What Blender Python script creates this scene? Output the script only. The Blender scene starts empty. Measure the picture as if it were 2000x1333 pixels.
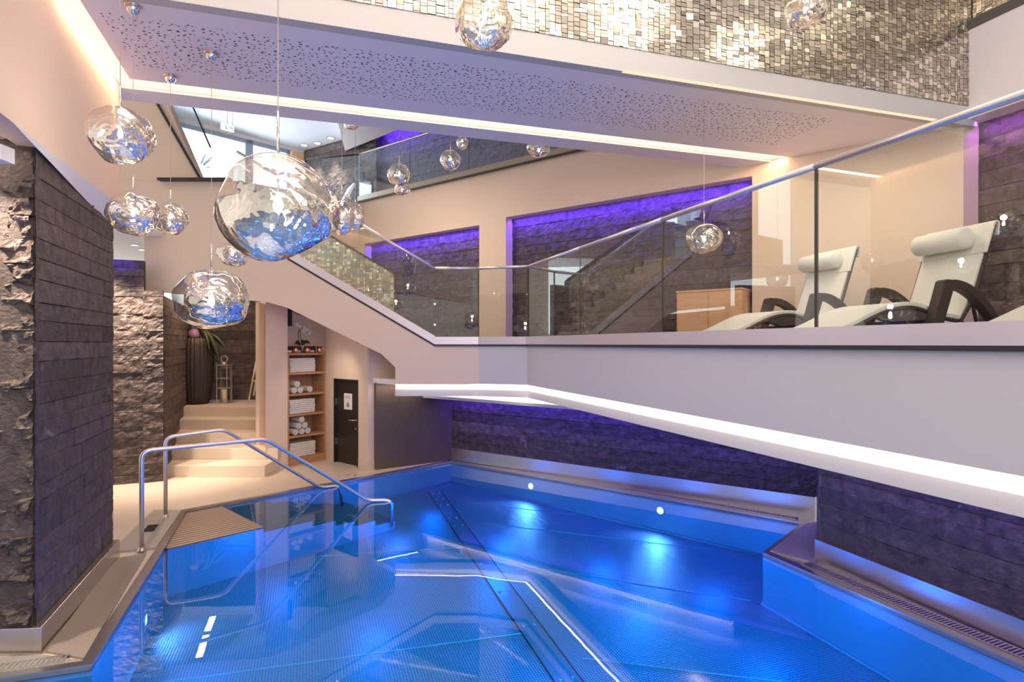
import bpy, bmesh, math, random
from mathutils import Vector, Matrix, noise

# ------------------------------------------------------------------ camera, world, exposure
SC = bpy.context.scene
COL = SC.collection
EYE = 1.95            # eye height over the pool deck (m)
F = 1150.0            # focal length in pixels of the 2000 px wide frame
HOR = 672.0           # image row of the horizon
cam_d = bpy.data.cameras.new('camera')
cam = bpy.data.objects.new('camera', cam_d); COL.objects.link(cam)
cam.location = (0, 0, EYE); cam.rotation_euler = (math.pi/2, 0, 0)
cam_d.sensor_width = 36.0; cam_d.lens = 36.0*F/2000.0; cam_d.shift_y = (HOR-666.5)/2000.0
cam_d.clip_start = 0.05; cam_d.clip_end = 200
SC.camera = cam
SC.view_settings.view_transform = 'Standard'; SC.view_settings.look = 'None'
SC.view_settings.gamma = 1.0; SC.view_settings.use_curve_mapping = False
SC.view_settings.exposure = 0.16
SC.cycles.caustics_reflective = False
SC.cycles.caustics_refractive = False
SC.cycles.max_bounces = 12
SC.cycles.transparent_max_bounces = 24
SC.cycles.sample_clamp_indirect = 6.0

w = bpy.data.worlds.new('world'); SC.world = w; w.use_nodes = True
bg = w.node_tree.nodes['Background']
bg.inputs[0].default_value = (1.0, 0.91, 0.82, 1); bg.inputs[1].default_value = 1.0

def area(name, loc, target, sx, sy, power, col, spread=180, cam_vis=False):
    d = bpy.data.lights.new(name, 'AREA'); d.shape = 'RECTANGLE'; d.size = sx; d.size_y = sy
    d.energy = power; d.color = col; d.spread = math.radians(spread)
    o = bpy.data.objects.new(name, d); COL.objects.link(o)
    o.location = loc
    o.rotation_euler = (Vector(target)-Vector(loc)).to_track_quat('-Z', 'Y').to_euler()
    return o

def strip(name, a, b, down, width, power, col, spread=180):
    """a long thin LED line from a to b shining towards `down`"""
    a, b, n = Vector(a), Vector(b), Vector(down).normalized()
    d = bpy.data.lights.new(name, 'AREA'); d.shape = 'RECTANGLE'
    d.size = (b-a).length; d.size_y = width; d.energy = power; d.color = col; d.spread = math.radians(spread)
    o = bpy.data.objects.new(name, d); COL.objects.link(o)
    x = (b-a).normalized(); z = (-n - (-n).dot(x)*x).normalized(); y = z.cross(x)
    m = Matrix((x, y, z)).transposed().to_4x4(); m.translation = (a+b)/2
    o.matrix_world = m
    return o

def point(name, loc, power, col, r=0.03):
    d = bpy.data.lights.new(name, 'POINT'); d.energy = power; d.color = col; d.shadow_soft_size = r
    o = bpy.data.objects.new(name, d); COL.objects.link(o); o.location = loc
    return o

def spot(name, loc, target, power, col, ang=60, blend=0.6, r=0.03):
    d = bpy.data.lights.new(name, 'SPOT'); d.energy = power; d.color = col; d.spot_size = math.radians(ang)
    d.spot_blend = blend; d.shadow_soft_size = r
    o = bpy.data.objects.new(name, d); COL.objects.link(o); o.location = loc
    o.rotation_euler = (Vector(target)-Vector(loc)).to_track_quat('-Z', 'Y').to_euler()
    return o

WARM = (1.0, 0.66, 0.40); WARMW = (1.0, 0.80, 0.62); VIOLET = (0.10, 0.025, 1.0); BLUE = (0.0, 0.21, 1.0)
# added fill light behind the camera, brightening the undersides of the ceilings
area('camera_side_fill', (2.6, -2.5, 3.9), (-0.6, 6.0, 3.9), 5.0, 3.6, 200, (1.0, 0.93, 0.93))
# added area light overhead, lifting the general light of the hall
area('hall_fill', (-0.3, 3.0, 7.0), (0.2, 5.2, 0), 5.0, 3.5, 190, (1.0, 0.82, 0.68))

# ------------------------------------------------------------------ measured points
def Z(px, py, z=0.0):                      # the point of height z seen at a place of the survey photo
    y = F*(EYE-z)/(py-HOR)
    return Vector(((px-1000)/F*y, y, z))
def D(px, py, y):
    return Vector(((px-1000)/F*y, y, EYE-(py-HOR)/F*y))
def on_line(px, A, B):                     # plan point of the line A-B under image column px
    k = (px-1000)/F
    dx, dy = B[0]-A[0], B[1]-A[1]
    t = (k*A[1]-A[0])/(dx-k*dy)
    return Vector((A[0]+dx*t, A[1]+dy*t))
def hz(py, y): return EYE+(HOR-py)/F*y

# ------------------------------------------------------------------ materials
MATS = {}
def mat(name, col=(0.8, 0.8, 0.8), rough=0.6, metal=0.0, bump=None, emis=None, es=0.0, spec=0.5, noise_col=None, coat=0):
    if name in MATS: return MATS[name]
    m = bpy.data.materials.new(name); m.use_nodes = True; MATS[name] = m
    nt = m.node_tree; b = nt.nodes['Principled BSDF']
    b.inputs['Base Color'].default_value = (*col, 1); b.inputs['Roughness'].default_value = rough
    b.inputs['Metallic'].default_value = metal; b.inputs['Specular IOR Level'].default_value = spec
    b.inputs['Coat Weight'].default_value = coat
    if emis:
        b.inputs['Emission Color'].default_value = (*emis, 1); b.inputs['Emission Strength'].default_value = es
    tc = nt.nodes.new('ShaderNodeTexCoord')
    if bump:
        sc, st = bump
        n = nt.nodes.new('ShaderNodeTexNoise'); n.inputs['Scale'].default_value = sc; n.inputs['Detail'].default_value = 8
        nt.links.new(tc.outputs['Object'], n.inputs['Vector'])
        bp = nt.nodes.new('ShaderNodeBump'); bp.inputs['Strength'].default_value = st; bp.inputs['Distance'].default_value = 0.02
        nt.links.new(n.outputs['Fac'], bp.inputs['Height']); nt.links.new(bp.outputs[0], b.inputs['Normal'])
    if noise_col:
        sc, c2 = noise_col
        n = nt.nodes.new('ShaderNodeTexNoise'); n.inputs['Scale'].default_value = sc; n.inputs['Detail'].default_value = 6
        nt.links.new(tc.outputs['Object'], n.inputs['Vector'])
        mx = nt.nodes.new('ShaderNodeMix'); mx.data_type = 'RGBA'
        mx.inputs[6].default_value = (*col, 1); mx.inputs[7].default_value = (*c2, 1)
        nt.links.new(n.outputs['Fac'], mx.inputs[0]); nt.links.new(mx.outputs[2], b.inputs['Base Color'])
    return m

PLASTER = mat('warm_plaster', (0.72, 0.56, 0.44), 0.75, bump=(9, 0.06), noise_col=(1.3, (0.76, 0.61, 0.49)))
PLASTERW = mat('white_plaster', (0.56, 0.55, 0.54), 0.55, bump=(6, 0.03))
SOFFIT = mat('ceiling_white', (0.85, 0.82, 0.84), 0.7)
TILE = mat('beige_tile', (0.66, 0.53, 0.42), 0.42, bump=(30, 0.02), noise_col=(2.0, (0.70, 0.58, 0.47)))
STEPM = mat('step_tile', (0.72, 0.60, 0.48), 0.35, noise_col=(2.0, (0.76, 0.65, 0.53)))
STEEL = mat('brushed_steel', (0.50, 0.47, 0.47), 0.28, 0.95, bump=(60, 0.03))
CHROME = mat('chrome', (0.80, 0.80, 0.82), 0.10, 1.0)
RAILM = mat('satin_rail', (0.72, 0.66, 0.64), 0.38, 0.9)
DARKM = mat('dark_trim', (0.02, 0.018, 0.018), 0.5)
SLATE = mat('slate_panel', (0.085, 0.075, 0.068), 0.45, bump=(14, 0.5), noise_col=(3, (0.12, 0.105, 0.095)))
WICKER = mat('brown_wicker', (0.045, 0.028, 0.020), 0.55, bump=(140, 0.5))
CUSHION = mat('white_cushion', (0.72, 0.71, 0.66), 0.8, bump=(300, 0.08))
TOWEL = mat('white_towel', (0.78, 0.73, 0.68), 0.95, bump=(220, 0.5))
DOORM = mat('dark_door_wood', (0.018, 0.012, 0.009), 0.35, bump=(20, 0.05))
PAPER = mat('white_paper', (0.80, 0.76, 0.76), 0.8)
INK = mat('black_ink', (0.04, 0.04, 0.05), 0.6)
VASEM = mat('dark_clay', (0.026, 0.016, 0.014), 0.5, bump=(40, 0.2))
LEAF = mat('green_leaf', (0.028, 0.038, 0.016), 0.5)
STEM = mat('green_stem', (0.05, 0.09, 0.03), 0.5)
PETAL = mat('orchid_petal', (0.85, 0.84, 0.78), 0.6)
CANDLE = mat('candle_wax', (0.80, 0.72, 0.58), 0.6)
REDPOT = mat('red_glass', (0.22, 0.02, 0.02), 0.15, 0.3)
COPPER = mat('copper_glass', (0.75, 0.36, 0.20), 0.12, 0.85)
DARKBOX = mat('dark_card', (0.05, 0.02, 0.03), 0.6)
OUTW = mat('window_frame', (0.10, 0.10, 0.12), 0.5)
SNOWM = mat('garden_wall', (0.8, 0.82, 0.86), 0.9)
CURT = mat('grey_upholstery', (0.55, 0.60, 0.68), 0.8)

def wood(name, c1, c2):
    m = bpy.data.materials.new(name); m.use_nodes = True; nt = m.node_tree; b = nt.nodes['Principled BSDF']
    tc = nt.nodes.new('ShaderNodeTexCoord'); mp = nt.nodes.new('ShaderNodeMapping')
    mp.inputs['Scale'].default_value = (1.2, 1.2, 9)
    n = nt.nodes.new('ShaderNodeTexNoise'); n.inputs['Scale'].default_value = 3; n.inputs['Detail'].default_value = 8
    n.inputs['Distortion'].default_value = 0.8
    r = nt.nodes.new('ShaderNodeValToRGB')
    r.color_ramp.elements[0].position = 0.3; r.color_ramp.elements[0].color = (*c1, 1)
    r.color_ramp.elements[1].position = 0.7; r.color_ramp.elements[1].color = (*c2, 1)
    nt.links.new(tc.outputs['Object'], mp.inputs[0]); nt.links.new(mp.outputs[0], n.inputs['Vector'])
    nt.links.new(n.outputs['Fac'], r.inputs[0]); nt.links.new(r.outputs[0], b.inputs['Base Color'])
    b.inputs['Roughness'].default_value = 0.45
    return m
OAK = wood('oak_board', (0.40, 0.20, 0.10), (0.50, 0.27, 0.14))
OAKL = wood('oak_cabinet_wood', (0.62, 0.34, 0.18), (0.76, 0.47, 0.28))

def emit(name, col, s):
    m = bpy.data.materials.new(name); m.use_nodes = True; nt = m.node_tree
    nt.nodes.remove(nt.nodes['Principled BSDF'])
    e = nt.nodes.new('ShaderNodeEmission'); e.inputs[0].default_value = (*col, 1); e.inputs[1].default_value = s
    nt.links.new(e.outputs[0], nt.nodes['Material Output'].inputs[0]); return m
E_COVE = emit('cove_light', (1.0, 0.70, 0.47), 1.7)
E_STRIP = emit('gallery_strip_light', (1.0, 0.84, 0.66), 1.5)
E_VIOLET = emit('violet_led', (0.35, 0.12, 1.0), 2.0)
E_LAMP = emit('downlight_face', (1.0, 0.93, 0.82), 6.0)
E_BULB = emit('pendant_led', (1.0, 0.92, 0.78), 40.0)
E_POOL = emit('pool_lamp_face', (0.80, 0.85, 1.0), 14.0)
E_SKY = emit('bright_sky', (0.85, 0.94, 1.0), 3.0)
E_SIGN = emit('exit_sign_face', (0.90, 1.0, 0.95), 1.2)

def stone_mat():
    m = bpy.data.materials.new('split_stone'); m.use_nodes = True; nt = m.node_tree; b = nt.nodes['Principled BSDF']
    at = nt.nodes.new('ShaderNodeAttribute'); at.attribute_name = 'tone'
    tc = nt.nodes.new('ShaderNodeTexCoord')
    n = nt.nodes.new('ShaderNodeTexNoise'); n.inputs['Scale'].default_value = 11; n.inputs['Detail'].default_value = 10
    n.inputs['Roughness'].default_value = 0.65
    nt.links.new(tc.outputs['Object'], n.inputs['Vector'])
    r = nt.nodes.new('ShaderNodeValToRGB')
    r.color_ramp.elements[0].position = 0.30; r.color_ramp.elements[0].color = (0.026, 0.019, 0.018, 1)
    r.color_ramp.elements[1].position = 0.78; r.color_ramp.elements[1].color = (0.155, 0.117, 0.104, 1)
    nt.links.new(n.outputs['Fac'], r.inputs[0])
    mx = nt.nodes.new('ShaderNodeMix'); mx.data_type = 'RGBA'; mx.blend_type = 'MULTIPLY'; mx.inputs[0].default_value = 1
    nt.links.new(r.outputs[0], mx.inputs[6]); nt.links.new(at.outputs['Color'], mx.inputs[7])
    # pale streaks in the stone
    n2 = nt.nodes.new('ShaderNodeTexNoise'); n2.inputs['Scale'].default_value = 5; n2.inputs['Detail'].default_value = 6
    n2.inputs['Distortion'].default_value = 1.2
    nt.links.new(tc.outputs['Object'], n2.inputs['Vector'])
    r2 = nt.nodes.new('ShaderNodeValToRGB')
    r2.color_ramp.elements[0].position = 0.66; r2.color_ramp.elements[0].color = (0, 0, 0, 1)
    r2.color_ramp.elements[1].position = 0.74; r2.color_ramp.elements[1].color = (0.5, 0.5, 0.5, 1)
    nt.links.new(n2.outputs['Fac'], r2.inputs[0])
    mx2 = nt.nodes.new('ShaderNodeMix'); mx2.data_type = 'RGBA'
    nt.links.new(r2.outputs[0], mx2.inputs[0]); nt.links.new(mx.outputs[2], mx2.inputs[6]); mx2.inputs[7].default_value = (0.30, 0.26, 0.25, 1)
    nt.links.new(mx2.outputs[2], b.inputs['Base Color'])
    b.inputs['Roughness'].default_value = 0.62
    bp = nt.nodes.new('ShaderNodeBump'); bp.inputs['Strength'].default_value = 0.7; bp.inputs['Distance'].default_value = 0.012
    n3 = nt.nodes.new('ShaderNodeTexNoise'); n3.inputs['Scale'].default_value = 40; n3.inputs['Detail'].default_value = 6
    nt.links.new(tc.outputs['Object'], n3.inputs['Vector'])
    nt.links.new(n3.outputs['Fac'], bp.inputs['Height']); nt.links.new(bp.outputs[0], b.inputs['Normal'])
    return m
STONE = stone_mat()

def soffit_perf():
    """white ceiling board with a band of small drilled holes"""
    m = bpy.data.materials.new('perforated_ceiling'); m.use_nodes = True; nt = m.node_tree; b = nt.nodes['Principled BSDF']
    L = nt.links
    tc = nt.nodes.new('ShaderNodeTexCoord')
    vo = nt.nodes.new('ShaderNodeTexVoronoi'); vo.voronoi_dimensions = '2D'; vo.inputs['Scale'].default_value = 21
    L.new(tc.outputs['Object'], vo.inputs['Vector'])
    sep = nt.nodes.new('ShaderNodeSeparateColor'); L.new(vo.outputs['Color'], sep.inputs[0])
    rad = nt.nodes.new('ShaderNodeMath'); rad.operation = 'MULTIPLY_ADD'; rad.inputs[1].default_value = 0.12; rad.inputs[2].default_value = 0.10
    L.new(sep.outputs[0], rad.inputs[0])
    lt = nt.nodes.new('ShaderNodeMath'); lt.operation = 'LESS_THAN'; L.new(vo.outputs['Distance'], lt.inputs[0]); L.new(rad.outputs[0], lt.inputs[1])
    sp = nt.nodes.new('ShaderNodeSeparateXYZ'); L.new(tc.outputs['Object'], sp.inputs[0])
    def band(sock, lo, hi):
        a = nt.nodes.new('ShaderNodeMath'); a.operation = 'GREATER_THAN'; L.new(sock, a.inputs[0]); a.inputs[1].default_value = lo
        c = nt.nodes.new('ShaderNodeMath'); c.operation = 'LESS_THAN'; L.new(sock, c.inputs[0]); c.inputs[1].default_value = hi
        d = nt.nodes.new('ShaderNodeMath'); d.operation = 'MULTIPLY'; L.new(a.outputs[0], d.inputs[0]); L.new(c.outputs[0], d.inputs[1])
        return d.outputs[0]
    bx = band(sp.outputs[0], 0.25, 6.75)
    # the band keeps between 0.25 and 1.05 m from the rear edge and ends in a ragged slant
    by = band(sp.outputs[1], -1.13, -0.28)
    mu = nt.nodes.new('ShaderNodeMath'); mu.operation = 'MULTIPLY'; L.new(bx, mu.inputs[0]); L.new(by, mu.inputs[1])
    mu2 = nt.nodes.new('ShaderNodeMath'); mu2.operation = 'MULTIPLY'; L.new(mu.outputs[0], mu2.inputs[0]); L.new(lt.outputs[0], mu2.inputs[1])
    mx = nt.nodes.new('ShaderNodeMix'); mx.data_type = 'RGBA'
    mx.inputs[6].default_value = (0.88, 0.85, 0.88, 1); mx.inputs[7].default_value = (0.10, 0.08, 0.12, 1)
    L.new(mu2.outputs[0], mx.inputs[0]); L.new(mx.outputs[2], b.inputs['Base Color']); b.inputs['Roughness'].default_value = 0.7
    return m
PERF = soffit_perf()

def pool_floor_mat():
    m = bpy.data.materials.new('dimpled_steel'); m.use_nodes = True; nt = m.node_tree; b = nt.nodes['Principled BSDF']; L = nt.links
    tc = nt.nodes.new('ShaderNodeTexCoord')
    mp = nt.nodes.new('ShaderNodeMapping'); mp.inputs['Rotation'].default_value = (0, 0, math.radians(-19)); L.new(tc.outputs['Object'], mp.inputs[0])
    sp = nt.nodes.new('ShaderNodeSeparateXYZ'); L.new(mp.outputs[0], sp.inputs[0])
    def sn(sock, f):
        a = nt.nodes.new('ShaderNodeMath'); a.operation = 'MULTIPLY'; L.new(sock, a.inputs[0]); a.inputs[1].default_value = f
        s = nt.nodes.new('ShaderNodeMath'); s.operation = 'SINE'; L.new(a.outputs[0], s.inputs[0]); return s.outputs[0]
    p = nt.nodes.new('ShaderNodeMath'); p.operation = 'MULTIPLY'
    L.new(sn(sp.outputs[0], 2*math.pi/0.044), p.inputs[0]); L.new(sn(sp.outputs[1], 2*math.pi/0.052), p.inputs[1])
    q = nt.nodes.new('ShaderNodeMath'); q.operation = 'POWER'
    ab = nt.nodes.new('ShaderNodeMath'); ab.operation = 'ABSOLUTE'; L.new(p.outputs[0], ab.inputs[0])
    L.new(ab.outputs[0], q.inputs[0]); q.inputs[1].default_value = 2
    bp = nt.nodes.new('ShaderNodeBump'); bp.inputs['Strength'].default_value = 0.55; bp.inputs['Distance'].default_value = 0.006
    L.new(q.outputs[0], bp.inputs['Height']); L.new(bp.outputs[0], b.inputs['Normal'])
    mx = nt.nodes.new('ShaderNodeMix'); mx.data_type = 'RGBA'; L.new(q.outputs[0], mx.inputs[0])
    mx.inputs[6].default_value = (0.30, 0.32, 0.34, 1); mx.inputs[7].default_value = (0.86, 0.88, 0.90, 1)
    L.new(mx.outputs[2], b.inputs['Base Color'])
    b.inputs['Metallic'].default_value = 0.5; b.inputs['Roughness'].default_value = 0.36
    return m
DIMPLE = pool_floor_mat()
POOLW = mat('pool_steel_wall', (0.60, 0.62, 0.64), 0.38, 0.45, bump=(5, 0.05))

def tread_mat():
    m = bpy.data.materials.new('ribbed_tread'); m.use_nodes = True; nt = m.node_tree; b = nt.nodes['Principled BSDF']; L = nt.links
    tc = nt.nodes.new('ShaderNodeTexCoord')
    mp = nt.nodes.new('ShaderNodeMapping'); mp.inputs['Rotation'].default_value = (0, 0, math.radians(-46)); L.new(tc.outputs['Object'], mp.inputs[0])
    wv = nt.nodes.new('ShaderNodeTexWave'); wv.inputs['Scale'].default_value = 4.5; wv.bands_direction = 'Y'; L.new(mp.outputs[0], wv.inputs['Vector'])
    mx = nt.nodes.new('ShaderNodeMix'); mx.data_type = 'RGBA'; L.new(wv.outputs['Fac'], mx.inputs[0])
    mx.inputs[6].default_value = (0.16, 0.11, 0.09, 1); mx.inputs[7].default_value = (0.55, 0.42, 0.36, 1)
    L.new(mx.outputs[2], b.inputs['Base Color']); b.inputs['Roughness'].default_value = 0.4; b.inputs['Metallic'].default_value = 0.3
    bp = nt.nodes.new('ShaderNodeBump'); bp.inputs['Strength'].default_value = 0.4; bp.inputs['Distance'].default_value = 0.004
    L.new(wv.outputs['Fac'], bp.inputs['Height']); L.new(bp.outputs[0], b.inputs['Normal'])
    return m
TREAD = tread_mat()

def glassy(name, tint, ior, refl=1.0, rcol=(1, 1, 1), rip=0.0):
    """thin clear sheet: what passes is tinted, what reflects follows Fresnel"""
    m = bpy.data.materials.new(name); m.use_nodes = True; nt = m.node_tree; L = nt.links
    nt.nodes.remove(nt.nodes['Principled BSDF'])
    t = nt.nodes.new('ShaderNodeBsdfTransparent'); t.inputs[0].default_value = (*tint, 1)
    g = nt.nodes.new('ShaderNodeBsdfGlossy'); g.inputs[0].default_value = (*rcol, 1); g.inputs['Roughness'].default_value = 0.0
    f = nt.nodes.new('ShaderNodeFresnel'); f.inputs[0].default_value = ior
    ge = nt.nodes.new('ShaderNodeNewGeometry'); im = nt.nodes.new('ShaderNodeMix'); im.data_type = 'FLOAT'   # same sheet from either side
    L.new(ge.outputs['Backfacing'], im.inputs[0]); im.inputs[2].default_value = ior; im.inputs[3].default_value = 1/ior; L.new(im.outputs[0], f.inputs[0])
    mu = nt.nodes.new('ShaderNodeMath'); mu.operation = 'MULTIPLY'; mu.use_clamp = True; L.new(f.outputs[0], mu.inputs[0]); mu.inputs[1].default_value = refl
    mx = nt.nodes.new('ShaderNodeMixShader'); L.new(mu.outputs[0], mx.inputs[0]); L.new(t.outputs[0], mx.inputs[1]); L.new(g.outputs[0], mx.inputs[2])
    L.new(mx.outputs[0], nt.nodes['Material Output'].inputs[0])
    if rip:
        tc = nt.nodes.new('ShaderNodeTexCoord'); n = nt.nodes.new('ShaderNodeTexNoise'); n.inputs['Scale'].default_value = 1.6; n.inputs['Detail'].default_value = 2
        L.new(tc.outputs['Object'], n.inputs['Vector'])
        bp = nt.nodes.new('ShaderNodeBump'); bp.inputs['Strength'].default_value = rip; bp.inputs['Distance'].default_value = 0.02
        L.new(n.outputs['Fac'], bp.inputs['Height']); L.new(bp.outputs[0], g.inputs['Normal']); L.new(bp.outputs[0], f.inputs['Normal'])
    return m
GLASS = glassy('balustrade_glass', (0.86, 0.89, 0.87), 1.5, 1.15)
GLASSB = glassy('clear_glass', (0.90, 0.94, 0.96), 1.45, 1.2)
WATER = glassy('pool_water', (0.14, 0.60, 1.0), 1.33, 1.25, rip=0.04)

def melt_mat():
    m = bpy.data.materials.new('mirrored_blown_glass'); m.use_nodes = True; nt = m.node_tree; L = nt.links
    nt.nodes.remove(nt.nodes['Principled BSDF'])
    t = nt.nodes.new('ShaderNodeBsdfTransparent'); t.inputs[0].default_value = (0.92, 0.90, 0.86, 1)
    g = nt.nodes.new('ShaderNodeBsdfGlossy'); g.inputs[0].default_value = (0.93, 0.90, 0.85, 1); g.inputs['Roughness'].default_value = 0.015
    tc = nt.nodes.new('ShaderNodeTexCoord'); sp = nt.nodes.new('ShaderNodeSeparateXYZ'); L.new(tc.outputs['Generated'], sp.inputs[0])
    # the metal coating is thin at the top of the globe and dense at its foot
    mr = nt.nodes.new('ShaderNodeMapRange'); L.new(sp.outputs[2], mr.inputs[0])
    mr.inputs[1].default_value = 0.15; mr.inputs[2].default_value = 0.85; mr.inputs[3].default_value = 0.58; mr.inputs[4].default_value = 0.16
    lw = nt.nodes.new('ShaderNodeLayerWeight'); lw.inputs[0].default_value = 0.35
    ad = nt.nodes.new('ShaderNodeMath'); ad.operation = 'MULTIPLY_ADD'; ad.use_clamp = True; ad.inputs[1].default_value = 0.6
    L.new(lw.outputs['Facing'], ad.inputs[0]); L.new(mr.outputs[0], ad.inputs[2])
    n = nt.nodes.new('ShaderNodeTexWave'); n.wave_type = 'RINGS'; n.rings_direction = 'Y'; n.inputs['Scale'].default_value = 3.2; n.inputs['Distortion'].default_value = 4.5
    n.inputs['Detail'].default_value = 2.5; n.inputs['Detail Scale'].default_value = 1.6
    mo = nt.nodes.new('ShaderNodeMapping'); mo.inputs['Location'].default_value = (-0.62, -0.5, -0.40); L.new(tc.outputs['Generated'], mo.inputs[0]); L.new(mo.outputs[0], n.inputs['Vector'])
    # the hand-blown ripples lie in the lower half and the middle
    vd = nt.nodes.new('ShaderNodeVectorMath'); vd.operation = 'DISTANCE'; L.new(tc.outputs['Generated'], vd.inputs[0]); vd.inputs[1].default_value = (0.62, 0.5, 0.40)
    ms = nt.nodes.new('ShaderNodeMapRange'); L.new(vd.outputs['Value'], ms.inputs[0]); ms.inputs[1].default_value = 0.60; ms.inputs[2].default_value = 0.40; ms.inputs[3].default_value = 0.0; ms.inputs[4].default_value = 0.30
    bp = nt.nodes.new('ShaderNodeBump'); bp.inputs['Distance'].default_value = 0.03; L.new(ms.outputs[0], bp.inputs['Strength'])
    L.new(n.outputs['Fac'], bp.inputs['Height']); L.new(bp.outputs[0], g.inputs['Normal'])
    mx = nt.nodes.new('ShaderNodeMixShader'); L.new(ad.outputs[0], mx.inputs[0]); L.new(t.outputs[0], mx.inputs[1]); L.new(g.outputs[0], mx.inputs[2])
    L.new(mx.outputs[0], nt.nodes['Material Output'].inputs[0])
    return m
MELT = melt_mat()

def mosaic_mat():
    m = bpy.data.materials.new('metallic_mosaic'); m.use_nodes = True; nt = m.node_tree; b = nt.nodes['Principled BSDF']; L = nt.links
    at = nt.nodes.new('ShaderNodeAttribute'); at.attribute_name = 'tone'
    L.new(at.outputs['Color'], b.inputs['Base Color'])
    b.inputs['Metallic'].default_value = 0.9; b.inputs['Roughness'].default_value = 0.24
    return m
MOSAIC = mosaic_mat()
GROUT = mat('mosaic_grout', (0.20, 0.17, 0.13), 0.7)

# ------------------------------------------------------------------ mesh helpers
class MB:
    def __init__(s): s.v = []; s.f = []; s.tone = None
    def add(s, vs, fs):
        o = len(s.v); s.v += [tuple(x) for x in vs]; s.f += [tuple(i+o for i in f) for f in fs]; return s
    def box(s, c, d, rz=0.0, M=None):
        x, y, z = d[0]/2, d[1]/2, d[2]/2; ca, sa = math.cos(rz), math.sin(rz)
        vs = []
        for a in (-x, x):
            for b in (-y, y):
                for e in (-z, z):
                    p = Vector((a*ca-b*sa, a*sa+b*ca, e))
                    if M is not None: p = M @ Vector((a, b, e))
                    vs.append((p[0]+c[0], p[1]+c[1], p[2]+c[2]))
        return s.add(vs, [(0, 1, 3, 2), (4, 6, 7, 5), (0, 4, 5, 1), (2, 3, 7, 6), (0, 2, 6, 4), (1, 5, 7, 3)])
    def prism(s, poly, z0, z1):
        n = len(poly)
        g = lambda z, i: z[i] if isinstance(z, (list, tuple)) else z
        vs = [(p[0], p[1], g(z0, i)) for i, p in enumerate(poly)]+[(p[0], p[1], g(z1, i)) for i, p in enumerate(poly)]
        fs = [tuple(range(n-1, -1, -1)), tuple(range(n, 2*n))]+[(i, (i+1) % n, n+(i+1) % n, n+i) for i in range(n)]
        return s.add(vs, fs)
    def wall(s, A, B, z0, z1, th):
        """upright slab from A to B; th > 0 thickens to the left of A->B. z0/z1 may be (at A, at B)"""
        A, B = Vector((A[0], A[1])), Vector((B[0], B[1])); d = (B-A).normalized(); n = Vector((-d.y, d.x))*th
        za, zb = (z0, z0) if not isinstance(z0, tuple) else z0
        ta, tb = (z1, z1) if not isinstance(z1, tuple) else z1
        return s.prism([A, B, B+n, A+n], [za, zb, zb, za], [ta, tb, tb, ta])
    def extrude(s, pts, vec):
        """pts: a flat 3-D polygon, pushed along vec"""
        n = len(pts); vec = Vector(vec)
        vs = [Vector(p) for p in pts]+[Vector(p)+vec for p in pts]
        return s.add(vs, [tuple(range(n-1, -1, -1)), tuple(range(n, 2*n))]+[(i, (i+1) % n, n+(i+1) % n, n+i) for i in range(n)])
    def tube(s, path, r, seg=12, caps=True):
        path = [Vector(p) for p in path]; n = len(path); rings = []
        up = Vector((0, 0, 1)); prev = None
        for i, p in enumerate(path):
            t = ((path[min(i+1, n-1)]-p).normalized() + (p-path[max(i-1, 0)]).normalized())
            t = t.normalized() if t.length > 1e-6 else Vector((0, 0, 1))
            a = (prev - prev.dot(t)*t) if prev is not None else (t.cross(up) if abs(t.dot(up)) < 0.95 else t.cross(Vector((1, 0, 0))))
            a.normalize(); prev = a; b = t.cross(a)
            rr = r[i] if isinstance(r, (list, tuple)) else r
            rings.append([p+(a*math.cos(2*math.pi*k/seg)+b*math.sin(2*math.pi*k/seg))*rr for k in range(seg)])
        vs = [q for ring in rings for q in ring]; fs = []
        for i in range(n-1):
            for k in range(seg):
                fs.append((i*seg+k, i*seg+(k+1) % seg, (i+1)*seg+(k+1) % seg, (i+1)*seg+k))
        if caps: fs += [tuple(range(seg-1, -1, -1)), tuple((n-1)*seg+k for k in range(seg))]
        return s.add(vs, fs)
    def lathe(s, prof, c=(0, 0, 0), seg=24, flute=0, fd=0.0):
        n = len(prof); vs = []; fs = []
        for r, z in prof:
            for k in range(seg):
                a = 2*math.pi*k/seg; rr = r*(1+fd*math.cos(flute*a)) if flute else r
                vs.append((c[0]+rr*math.cos(a), c[1]+rr*math.sin(a), c[2]+z))
        for i in range(n-1):
            for k in range(seg):
                fs.append((i*seg+k, i*seg+(k+1) % seg, (i+1)*seg+(k+1) % seg, (i+1)*seg+k))
        if prof[0][0] > 1e-4: fs.append(tuple(range(seg-1, -1, -1)))
        if prof[-1][0] > 1e-4: fs.append(tuple((n-1)*seg+k for k in range(seg)))
        return s.add(vs, fs)
    def build(s, name, m, parent=None, smooth=False, bevel=0.0, **props):
        me = bpy.data.meshes.new(name); me.from_pydata(s.v, [], s.f); me.update()
        bm = bmesh.new(); bm.from_mesh(me); bmesh.ops.recalc_face_normals(bm, faces=bm.faces); bm.to_mesh(me); bm.free()
        me.materials.append(m)
        o = bpy.data.objects.new(name, me); COL.objects.link(o)
        if smooth:
            for p in me.polygons: p.use_smooth = True
        if bevel:
            bv = o.modifiers.new('bevel', 'BEVEL'); bv.width = bevel; bv.segments = 2; bv.limit_method = 'ANGLE'
        if parent is not None: o.parent = parent
        for k, v in props.items(): o[k] = v
        return o

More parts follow.
